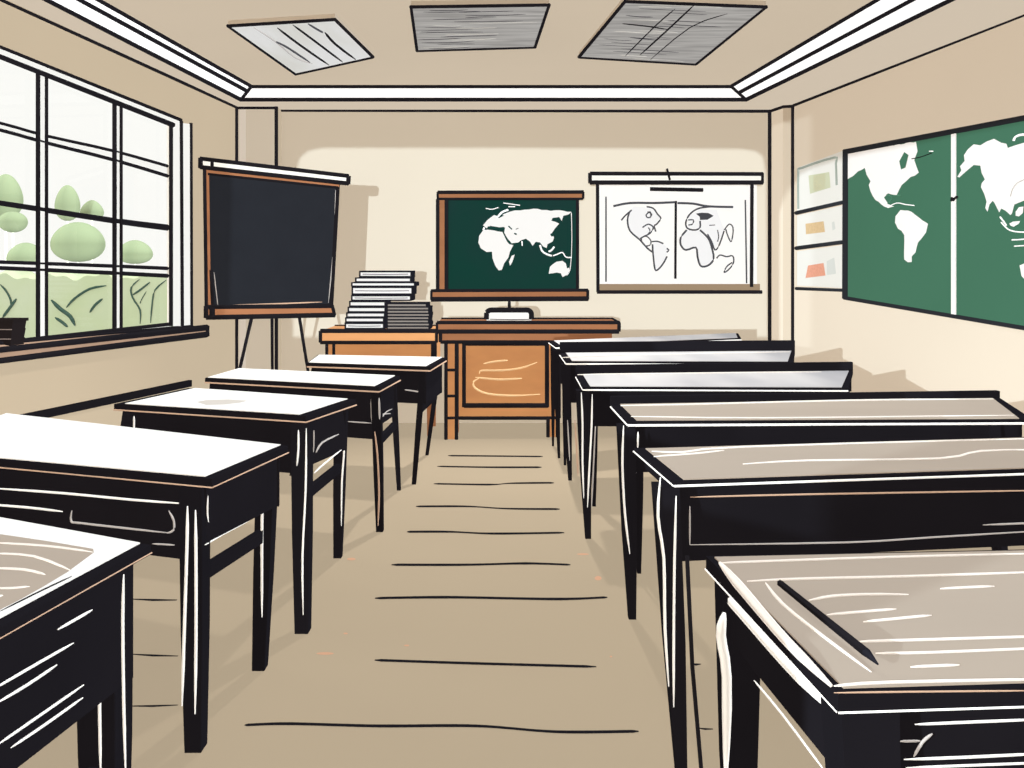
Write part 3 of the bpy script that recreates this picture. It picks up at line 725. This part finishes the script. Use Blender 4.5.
ys2 = [329.5, 326.2, 323, 319.8, 316.6, 313.4, 310.2, 307, 303.4]
nm2 = ['bottom', 'second from bottom', 'third from bottom', 'fourth from bottom', 'fourth from top', 'third from top', 'second from top', 'topmost']
for i in range(8):
    book('notebook', 386.3, 429.5-(3 if i == 7 else 0)+.4*math.sin(i*2), ys2[i+1], ys2[i], 'thin dark grey notebook, %s of the low stack right of the books' % nm2[i], 'notebook', 'notebooks in the low stack', 'bookgrey', dep=.28)

# ------------------------------------------------------------------ little stand on the teacher's desk
sn = thing('desk_stand', 'small white box stand with thick black rim and stem on teacher desk', 'stand', (at(509, 0, 6.75).x, 6.78, zt))
def SN(x, y, off=0): return at(x, y, 6.72-off)
rr = []
for cx_, cy_, a0 in ((527, 314.5, 0), (491, 314.5, 90)):
    for a in range(0, 91, 15): rr.append((cx_+4.5*math.cos(math.radians(a0+a)), cy_-4.5*math.sin(math.radians(a0+a))))
zbase = zt
ring = [SN(x, y) for x, y in rr]
ring += [V((SN(486.5, 0).x, 6.72, zbase+.002)), V((SN(531.5, 0).x, 6.72, zbase+.002))]
mb = MB(); mb.ext(ring, (0, .16, 0), M['paper'])
mb.pen([SN(490, 319.2, .003), SN(510, 319.6, .003), SN(529, 319.4, .003)], .8, 'sketch')
mb.build('box', sn)
mb = MB(); mb.pen([V(p)+V((0, -.004, 0)) for p in ([ring[-1]+V((0, 0, .014))]+ring[:-2]+[ring[-2]+V((0, 0, .014))])], 4.2, curve=False); mb.build('rim', sn)
mb = MB(); mb.tube([SN(509.3, 310.5, -.05), SN(509.3, 300.5, -.05)], [.018, .012], M['ink'], 8); mb.build('stem', sn)

# ================================================================== pupils' desks
def inset_quad(NL, NR, FR, FL, l, r, n, f):
    ux = (NR-NL).normalized(); uy = (FL-NL).normalized()
    return [NL+ux*l+uy*n, NR-ux*r+uy*n, FR-ux*r-uy*f, FL+ux*l-uy*f]
def desk(side, name, label, group, z, NRp=None, FRp=None, FLp=None, NLp=None, ext=None, feet=None, wpx=(22, 18), apron=.19, sapron=.18, thick=.035,
         top='white', inset=(.012, .03, .012, .008), inn=None, rail=0, strokes=None, stretcher=.48, rod=None, hidden_far=False):
    if side == 'L':
        NR, FR, FL = onz(*NRp, z), onz(*FRp, z), onz(*FLp, z)
        if ext and 'near' in ext: NR = FR+(NR-FR).normalized()*ext['near']
        if ext and 'far' in ext: FL = FR+(FL-FR).normalized()*ext['far']
        NL = onz(*NLp, z) if NLp else FL+NR-FR
    else:
        FL, NL = onz(*FLp, z), onz(*NLp, z)
        FR = onz(*FRp, z)
        if ext: FR = FL+(FR-FL).normalized()*ext['far']
        NR = onz(*NRp, z) if NRp else NL+FR-FL
    c = (NL+NR+FR+FL)/4
    t = thing(name, label, 'desk', (c.x, c.y, 0), group)
    ux, uy = (NR-NL).normalized(), (FL-NL).normalized()
    zd = V((0, 0, -thick))
    yaw = math.atan2(ux.y, ux.x)
    # top slab
    mb = MB(); mb.hexa([NL, NR, FR, FL], [p+zd for p in (NL, NR, FR, FL)], M['deskblack'])
    b = V((0, 0, -thick+.004))
    en, es = -V((ux.y, -ux.x, 0)), None
    nn = V((ux.y, -ux.x, 0));  nn = nn if nn.y < 0 else -nn       # outward from the near edge
    sideo = V((uy.y, -uy.x, 0)); sideo = sideo if sideo.x > 0 else -sideo   # toward +x
    if side == 'L':
        mb.pen([NL+b+nn*.002, NR+b+nn*.002], 1.4, 'edgewood'); mb.pen([NR+b+sideo*.002, FR+b+sideo*.002], 1.4, 'edgewood')
    else:
        rw = 2.3 if NL.y < 4 else 1.5
        mb.pen([NL+b+nn*.002, NR+b+nn*.002], rw, 'chalk'); mb.pen([FL+b-sideo*.002, NL+b-sideo*.002], rw*.7, 'chalk')
    S_ = strokes or {}
    def put(mb, key, p0, n, off=.003):
        for pts, w, m in S_.get(key, ()):
            q_ = [onp(x, y, p0+n*off, n) for x, y in pts]
            if max((v-c).length for v in q_) < 3: mb.pen(q_, w, m, taper=True)
    put(mb, 'rim', NL+zd*.5, nn); 
    mb.build('desk_top', t)
    # writing surface
    mb = MB(); q = inset_quad(NL, NR, FR, FL, *inset); lift = V((0, 0, .004))
    mb.ext([p+lift for p in q], (0, 0, -.003), M[top])
    S_['top'] = [(a_, w_*1.25, 'topmark' if m_ == 'chalk' else m_) for a_, w_, m_ in S_.get('top', ())]
    put(mb, 'top', NL+lift, V((0, 0, 1)), .001)
    for pts, m_ in S_.get('fill', ()): mb.poly([onz(x, y, z+.0055) for x, y in pts], M[m_])
    mb.build('writing_surface', t)
    if rail:
        mb = MB(); r0, r1 = FL, FR
        mb.hexa([r0+V((0, 0, rail)), r1+V((0, 0, rail)), r1+uy*.03+V((0, 0, rail)), r0+uy*.03+V((0, 0, rail))], [r0+zd, r1+zd, r1+uy*.03+zd, r0+uy*.03+zd], M['deskblack'])
        mb.build('back_rail', t)
    # legs
    ix, iy = inn if inn else ((.075, .04) if side == 'L' else (0.0, .03))
    c_NL, c_NR, c_FR, c_FL = inset_quad(NL, NR, FR, FL, ix, ix, iy, iy)
    c_NL, c_NR, c_FR, c_FL = [p+zd for p in (c_NL, c_NR, c_FR, c_FL)]
    nf, ff = fl(*feet[0]), fl(*feet[1])
    if side == 'L': tops = [(c_NR, nf), (c_FR, ff), (c_NL, nf+(NL-NR)), (c_FL, ff+(FL-FR))]
    else: tops = [(c_NL, nf), (c_FL, ff), (c_NR, nf+(NR-NL)), (c_FR, ff+(FR-FL))]
    if side == 'R':
        tops[1] = (V((ray(feet[1][0], 0).x*c_FL.y, c_FL.y, c_FL.z)), ff)
        for i in (2, 3): tops[i] = (tops[i][0]-ux*.16, tops[i][1]-ux*.16)
    legtop = []
    for i, (tp, ft) in enumerate(tops):
        w1 = wpx[0]*tp.y/FP if i == 0 else wpx[1]*tp.y/FP
        if i >= 2: w1 = wpx[1]*tops[i-2][0].y/FP
        mb = MB(); mb.leg(tp, ft, w1, w1*(.68 if side == 'L' else .42), M['deskblack'])
        if i < 2:
            p0 = tp; dirv = ft-tp
            n = V((1, 0, 0)).cross(dirv).normalized(); n = n if n.y < 0 else -n
            put(mb, 'near_leg' if i == 0 else 'far_leg', p0+n*(w1*.52), n)
        mb.build('leg', t)
        legtop.append((tp, ft, w1))
    # aprons
    k = .03
    a = inset_quad(NL, NR, FR, FL, k, k, k, k); a = [p+zd for p in a]
    zb_ = V((0, 0, -apron)); zs_ = V((0, 0, -sapron))
    mb = MB(); mb.hexa([a[0], a[1], a[1]+uy*.02, a[0]+uy*.02], [p+zb_ for p in (a[0], a[1], a[1]+uy*.02, a[0]+uy*.02)], M['deskblack'])
    put(mb, 'front', a[0], nn)
    mb.build('front_apron', t)
    mb = MB(); mb.hexa([a[3]-uy*.02, a[2]-uy*.02, a[2], a[3]], [p+zs_ for p in (a[3]-uy*.02, a[2]-uy*.02, a[2], a[3])], M['deskblack']); mb.build('back_apron', t)
    for s, (p, q2) in enumerate(((a[0], a[3]), (a[1], a[2]))):
        d_ = ux*(.02 if s == 0 else -.02)
        mb = MB(); mb.hexa([p, p+d_, q2+d_, q2], [x+zs_ for x in (p, p+d_, q2+d_, q2)], M['deskblack'])
        if (side == 'L') == (s == 1): put(mb, 'side', p, sideo if s == 1 else -sideo)
        mb.build('side_apron', t)
    # stretchers between near and far legs
    if stretcher:
        for i in (0, 2):
            (t0, f0, w0), (t1, f1, w1) = legtop[i], legtop[i+1]
            def lerp_z(tp, ft, z_): return tp.lerp(ft, (tp.z-z_)/(tp.z-ft.z))
            p, q2 = lerp_z(t0, f0, stretcher), lerp_z(t1, f1, stretcher)
            hx = ux*.012
            mb = MB(); h = V((0, 0, .022))
            mb.hexa([p-hx+h, p+hx+h, q2+hx+h, q2-hx+h], [p-hx-h, p+hx-h, q2+hx-h, q2-hx-h], M['deskblack'])
            if i == 0: put(mb, 'stretcher', p+hx, sideo)
            mb.build('stretcher', t)
    if rod:
        mb = MB(); f2 = fl(*rod[1]); tp2 = at(*rod[0], f2.y)
        mb.tube([tp2, tp2.lerp(f2, .5)+V((-.006, 0, 0)), f2], .006, M['ink'], 8); mb.build('support_rod', t)
    return t
def C0(*p): return [(x/3.2, 380+y/3.2) for x, y in p]
def C1(*p): return [(x/3.2, 528+y/3.2) for x, y in p]
def C2(*p): return [(180+x/3.657, 340+y/3.657) for x, y in p]
def C3(*p): return [(600+x/2.415, 380+y/2.415) for x, y in p]
def C4(*p): return [(600+x/2.415, 528+y/2.415) for x, y in p]
def C5(*p): return [(540+x/3.2, 320+y/3.2) for x, y in p]
def C6(*p): return [(800+x/4.571, 648+y/4.575) for x, y in p]
gl, gr_ = 'white-topped desks in the left row', 'long grey-topped desks in the right row'
ch, cd, ew = 'chalk', 'chalk_dim', 'edgewood'
desk('L', 'school_desk', 'black school desk with streaked white top, nearest in the left row', gl, .79, NRp=(0, 628), FRp=(151, 545), FLp=(0, 517.5), ext={'near': .62, 'far': 1.25}, thick=.022,
     feet=((-40, 1090), (107, 905)), wpx=(44, 40), apron=.3, sapron=.28, inset=(.012, .03, .03, .006), inn=(.105, .05), stretcher=.30,
     strokes={'fill': [(C0((-20, 490), (150, 515), (298, 540), (300, 552), (215, 615), (140, 660), (60, 705), (-20, 745)), 'grey_top')],
              'top': [(C0((-20, 522), (150, 533), (298, 552)), 3, ch), (C0((-20, 556), (110, 566), (225, 610)), 3, ch), (C0((-20, 604), (80, 609), (145, 624)), 3.4, ch), (C0((-20, 668), (40, 668), (95, 662)), 3, ch), (C0((-20, 700), (10, 690)), 3, ch),
                      (C0((230, 628), (130, 675), (0, 740)), 1.2, 'ink')],
              'side': [(C1((185, 325), (295, 262)), 3.2, ch), (C1((-20, 515), (100, 445), (235, 368)), 3.2, ch), (C1((-10, 560), (90, 500), (182, 438)), 3.2, ch), (C1((-10, 695), (120, 605), (268, 502)), 3, ch), (C1((35, 703), (150, 625), (265, 543)), 3, ch)],
              'far_leg': [(C1((320, 272), (318, 500), (322, 790)), 3.4, ch), (C1((396, 148), (393, 300), (396, 560), (402, 790)), 3.2, ch)]})
desk('L', 'school_desk', 'black school desk with clean white top, second in the left row', gl, .79, NRp=(212, 479), FRp=(288, 445.5), FLp=(5, 413.5), NLp=(-95, 451), thick=.03,
     feet=((196, 748), (260, 668)), wpx=(23, 18), apron=.24, sapron=.18,
     strokes={'front': [(C0((-40, 345), (200, 362), (420, 383), (595, 396)), 2.4, ch), (C0((-40, 398), (90, 408), (200, 421)), 2.4, ch), (C0((230, 418), (228, 452), (260, 458), (400, 474), (545, 490)), 2.2, cd), (C0((540, 418), (556, 450), (555, 480), (535, 490)), 2.2, cd), (C0((488, 524), (558, 528)), 1.8, cd)],
              'near_leg': [([(187.5, 506), (187, 545), (184, 640), (182, 706)], 3.2, ch), ([(195.5, 510), (196, 560), (196, 640), (195, 714)], 3.2, ch)],
              'side': [(C0((665, 368), (664, 430), (669, 482)), 1.8, ch), (C0((656, 528), (720, 490), (797, 450)), 2, ch)],
              'far_leg': [([(264, 470), (262, 520), (262, 617)], 2.8, ch)]})
desk('L', 'school_desk', 'black school desk with faint smudge on white top, third in the left row', gl, .81, NRp=(306, 416), FRp=(356, 399.5), FLp=(188, 388), NLp=(114, 404), thick=.03,
     feet=((303, 631), (338, 557)), wpx=(18, 12), apron=.225, sapron=.2, inset=(.05, .04, .012, .008), inn=(.05, .05),
     strokes={'top': [(C0((630, 70), (690, 72), (790, 70)), .1, 'smudge')],
              'fill': [(C0((628, 70), (660, 64), (730, 62), (792, 66), (770, 72), (720, 78), (660, 80)), 'smudge')],
              'near_leg': [(C0((955, 160), (955, 220), (950, 275)), 2, ch), (C0((980, 155), (978, 350), (968, 560), (970, 752)), 2, ch)],
              'side': [(C2((490, 330), (488, 410)), 1.6, cd), (C2((497, 412), (520, 375), (580, 345)), 2, cd), (C2((490, 487), (530, 450), (590, 402)), 1.8, ch)],
              'front': [([(134, 416), (134, 430)], 2, ch)],
              'far_leg': [(C2((590, 262), (592, 340), (600, 400), (592, 520), (590, 680)), 1.8, ch)]})
desk('L', 'school_desk', 'small black desk with white top, fourth in the left row', gl, .79, NRp=(379, 387), FRp=(400, 376), FLp=(238, 368.5), NLp=(205, 378), thick=.03, inn=(.03, .05),
     feet=((380, 531), (399, 490)), wpx=(10, 6), apron=.26, sapron=.2,
     strokes={'near_leg': [(C2((712, 335), (722, 420), (728, 560), (724, 680)), 1.8, 'edgewood')],
              'front': [(C2((700, 210), (702, 300)), 2, cd), (C2((728, 212), (730, 290)), 2, cd), (C2((610, 298), (700, 304)), 1.2, cd)],
              'side': [(C2((735, 288), (755, 262), (780, 250)), 1.4, cd), (C2((735, 272), (775, 268)), 1.2, cd)]})
desk('L', 'school_desk', 'small black desk with white top in front of the side table, farthest of left row', gl, .77, NRp=(430, 367), FRp=(446, 357.5), FLp=(318, 355),
     feet=((414, 484), (427, 455)), wpx=(6, 5), apron=.22, sapron=.22, inset=(.012, .03, .02, .008), NLp=(307, 363), thick=.03, inn=(.05, .05),
     strokes={'front': [(C2((880, 130), (880, 190)), 1.4, cd), (C2((822, 182), (880, 190)), 1.4, cd)],
              'side': [(C2((918, 190), (950, 172)), 1.2, cd), (C2((920, 130), (950, 100)), 1.2, cd)]})

desk('R', 'long_desk', 'long black desk holding the black pencil, nearest in the right row', gr_, .78, FLp=(706, 556), NLp=(838, 693), FRp=(1022, 549.5), ext={'far': 1.3}, top='grey_top',
     feet=((880, 1200), (738, 905)), wpx=(56, 38), inn=(.06, .05), apron=.35, sapron=.13, thick=.034, inset=(.014, .03, .01, .016), stretcher=0,
     strokes={'top': [(C3((290, 442), (400, 438), (700, 428), (1100, 418)), 2.4, ch), (C3((290, 442), (360, 525), (450, 630), (558, 738)), 8, ch), (C3((355, 486), (500, 480), (760, 474), (1100, 462)), 2.6, ch), (C3((505, 532), (560, 522), (640, 518), (745, 518)), 2.6, ch), (C3((548, 567), (630, 560), (715, 553)), 2.6, ch), (C3((636, 584), (720, 576), (800, 568)), 2.6, ch), (C3((822, 504), (952, 498)), 2.4, ch),
                      (C3((620, 632), (760, 628), (1100, 618)), 2.8, ch), (C3((665, 660), (800, 658), (1100, 646)), 2.6, ch), (C3((750, 693), (868, 688)), 2.8, ch), (C3((400, 490), (440, 540), (540, 620), (655, 705)), 3, ch), (C3((565, 739), (700, 730), (1100, 722)), 3, ch)],
              'rim': [(C6((155, 205), (500, 200), (1100, 195)), 2.0, ew)],
              'front': [(C6((525, 350), (750, 340), (1100, 326)), 3, ch), (C6((455, 427), (550, 425)), 2.6, cd), (C6((605, 392), (560, 430), (520, 498)), 3, cd), (C6((475, 510), (750, 500), (1100, 483)), 3, ch), (C6((485, 548), (800, 536), (1100, 525)), 2.6, ch), (C6((350, 442), (346, 500), (348, 600)), 3.6, ch)],
              'side': [(C4((292, 145), (350, 210), (450, 325), (560, 440)), 12, ch), (C4((372, 368), (440, 450), (545, 590)), 2.4, ch)],
              'far_leg': [(C4((300, 205), (292, 260), (306, 360), (304, 600)), 10, ch)]})
desk('R', 'long_desk', 'long black desk with grey top right behind the pencil desk', gr_, .795, FLp=(634, 448), NLp=(674, 482), FRp=(1022, 437), ext={'far': 1.8}, top='grey_top',
     feet=((681, 772), (672, 686)), wpx=(24, 12), inn=(-.018, .03), apron=.235, sapron=.05, thick=.016, inset=(.035, .02, .014, .025), stretcher=0, rod=((687, 556), (702, 778)),
     strokes={'top': [(C3((125, 172), (200, 175), (350, 162), (1100, 140)), 2.2, ch), (C3((345, 203), (500, 195), (820, 190), (920, 172), (1100, 168)), 2.2, ch), (C3((130, 185), (230, 178), (300, 170)), 2, ch)],
              'front': [(C3((218, 283), (500, 276), (1100, 266)), 1.8, ew), (C3((217, 305), (217, 398)), 1.6, cd), (C3((218, 398), (600, 392), (800, 380), (1100, 362)), 1.8, cd), (C3((925, 350), (1100, 343)), 2, cd)],
              'near_leg': [(C3((146, 235), (140, 330), (154, 430), (157, 600), (166, 740)), 3, ch), (C3((184, 280), (180, 430), (178, 640), (178, 790)), 2.6, ch)]})
desk('R', 'long_desk', 'long black desk with grey top, third from the front on the right', gr_, .79, FLp=(611, 404), NLp=(628, 422), FRp=(1000, 398), top='grey_top',
     feet=((632, 618), (639, 573)), NRp=(1034, 420), wpx=(17, 9), inn=(-.004, .03), apron=.2, sapron=.08, thick=.018, inset=(.04, .05, .02, .02), stretcher=0, rail=.034,
     strokes={'top': [(C3((50, 62), (200, 60), (600, 50), (950, 46)), 2, ch), (C3((75, 88), (400, 92), (1000, 85)), 1.5, ch)],
              'near_leg': [(C3((57, 110), (54, 200), (60, 320), (72, 420)), 2.2, ch), (C3((92, 125), (91, 165)), 1.8, ch)],
              'far_leg': [(C3((102, 200), (82, 235), (82, 400), (76, 530)), 2.2, ch)]})
desk('R', 'long_desk', 'long black desk with silvery top, fourth from the front on the right', gr_, .78, FLp=(576, 374.5), NLp=(583, 387), FRp=(853, 371), NRp=(848, 388), top='silver_top',
     feet=((588, 538), (594, 506)), wpx=(13, 8), apron=.2, sapron=.1, thick=.02, inset=(.04, .03, .01, .01), stretcher=0, rail=.055,
     strokes={'top': [(C5((120, 175), (400, 172), (900, 166)), 1.6, ch)],
              'near_leg': [(C5((132, 232), (136, 330), (136, 450), (140, 570)), 1.8, ch), (C5((167, 238), (165, 340), (158, 470), (152, 600)), 1.8, ch)],
              'far_leg': [(C5((178, 325), (172, 450), (165, 600)), 1.4, cd)]})
desk('R', 'long_desk', 'long black desk with silvery top, fifth from the front on the right', gr_, .825, FLp=(560, 353), NLp=(566, 361.5), FRp=(795, 351), NRp=(793, 362), top='silver_top',
     feet=((570, 480), (565, 465)), wpx=(9, 6), apron=.25, sapron=.25, thick=.02, inset=(.04, .03, .01, .01), stretcher=0, rail=.075,
     strokes={'top': [(C5((70, 120), (300, 112), (800, 102)), 1.4, ch)], 'near_leg': [(C5((112, 320), (118, 420), (122, 500)), 1.8, 'edgewood'), (C5((88, 320), (95, 450)), 1.2, cd)]})
desk('R', 'long_desk', 'farthest long black desk on the right, beside the teacher desk', gr_, .86, FLp=(549, 341), NLp=(556, 346), FRp=(738, 333.2), NRp=(741, 338), top='silver_top',
     feet=((559, 458), (553, 446)), wpx=(6, 5), apron=.26, sapron=.26, thick=.02, inset=(.04, .03, .01, .01), stretcher=0)

# pencil on the nearest right desk
zp = .78+.006
p, q = onz(780, 583, zp+.012), onz(878, 662, zp+.012)
t = thing('pencil', 'long black pencil lying across the nearest right desk', 'pencil', tuple((p+q)/2-V((0, 0, .01))))
mb = MB(); mb.tube([p, p.lerp(q, .9)], [.007, .008], M['ink'], 6, smooth=False); mb.build('barrel', t)
mb = MB(); mb.tube([p.lerp(q, .9), q+V((0, 0, -.004))], [.008, .0015], M['bookblack'], 6); mb.build('tip', t)

# ribbed pot on the window sill
cpt = wl(-8, 340, .0); d0 = 4.2
X0, X1 = at(-36, 0, d0).x, at(28, 0, d0+.12).x-.006
Xb = at(23, 0, d0+.12).x
z1 = at(0, 320, d0).z
zsill = z1-.20
t = thing('planter', 'dark ribbed planter box at the left end of the window sill', 'planter', ((X0+X1)/2, d0+.05, zsill))
mb = MB(); n = 4
for i in range(n):
    u0, u1 = i/n, (i+1)/n
    xa, xb = X1+(Xb-X1)*u0, X1+(Xb-X1)*u1
    za, zb2 = z1-.20*u0, z1-.20*u1
    mb.hexa([(X0+.03*u0, d0, za), (xa, d0, za), (xa, d0+.12, za), (X0+.03*u0, d0+.12, za)], [(X0+.03*u1, d0+.004, zb2), (xb-.004, d0+.004, zb2), (xb-.004, d0+.12, zb2), (X0+.03*u1, d0+.12, zb2)], M['pot'])
    if i: mb.pen([(X0, d0-.002, za), (xa, d0-.002, za)], 1.0, 'potline')
mb.build('ribbed_body', t)
mb = MB(); mb.box(X0-.005, X1+.006, d0-.006, d0+.126, z1-.012, z1+.004, M['pot']); mb.build('lip', t)

# ================================================================== light
def sun(name, direction, rgb, shadow, ang=.3):
    L = bpy.data.lights.new(name, 'SUN'); L.energy = math.pi; L.color = rgb; L.angle = math.radians(ang); L.use_shadow = shadow
    o = bpy.data.objects.new(name, L); COL.objects.link(o); o.location = (0, 0, 6)
    o.rotation_euler = V(direction).to_track_quat('-Z', 'Y').to_euler()
    return o
sh = (.648, .570, .490)
sun('fill_down', (0, 0, -1), (1.0, 1.0, 1.0), False)
sun('fill_up', (0, 0, 1), (.70, .70, .70), False)
sun('fill_forward', (0, 1, 0), sh, False)
sun('fill_backward', (0, -1, 0), (.6, .57, .52), False)
sun('fill_to_left', (-1, 0, 0), (.92, .92, .92), False)
sun('fill_to_right', (1, 0, 0), sh, False)
k1 = .99
sun('low_sun_rear', (S1, 1, DZ), tuple((f-s)/k1 for f, s in zip(E_FRONT, sh)), True)
tgt = V((rx(5.3), 5.3, 1.4)); dv = tgt-ADDED_SPOT
L = bpy.data.lights.new('yard_lamp', 'SPOT'); L.energy = 4*math.pi**2*dv.length**2/abs(dv.normalized().dot(RWn)); L.shadow_soft_size = .03  # added spot, lights the right wall through the added side opening
L.spot_size = math.radians(25); L.spot_blend = .1; L.color = tuple(f-s for f, s in zip(E_RIGHT, sh))
o = bpy.data.objects.new('yard_lamp', L); COL.objects.link(o); o.location = ADDED_SPOT; o.rotation_euler = dv.to_track_quat('-Z', 'Y').to_euler()
L = bpy.data.lights.new('aisle_spot', 'SPOT'); L.energy = 150; L.spot_size = math.radians(116); L.spot_blend = .7; L.shadow_soft_size = .04; L.color = (1, .98, .95)
o = bpy.data.objects.new('aisle_spot', L); COL.objects.link(o); o.location = (.15, 6.3, 2.75)
o.rotation_euler = (V((0, 3.9, 0))-V(o.location)).to_track_quat('-Z', 'Y').to_euler()

w = bpy.data.worlds.new('sky'); S.world = w; w.use_nodes = True
w.node_tree.nodes['Background'].inputs[0].default_value = (.985, .985, .955, 1)
w.node_tree.nodes['Background'].inputs[1].default_value = 1.0

cam = bpy.data.cameras.new('camera'); cam.sensor_width = 36; cam.lens = FP/1024*36; cam.shift_y = (HY-384)/1024; cam.clip_start = .02
co = bpy.data.objects.new('camera', cam); COL.objects.link(co); co.location = EYE; co.rotation_euler = (math.radians(90), 0, 0)
S.camera = co
S.view_settings.view_transform = 'Standard'; S.view_settings.look = 'None'; S.view_settings.exposure = 0; S.view_settings.gamma = 1
S.cycles.diffuse_bounces = 0; S.cycles.transparent_max_bounces = 12
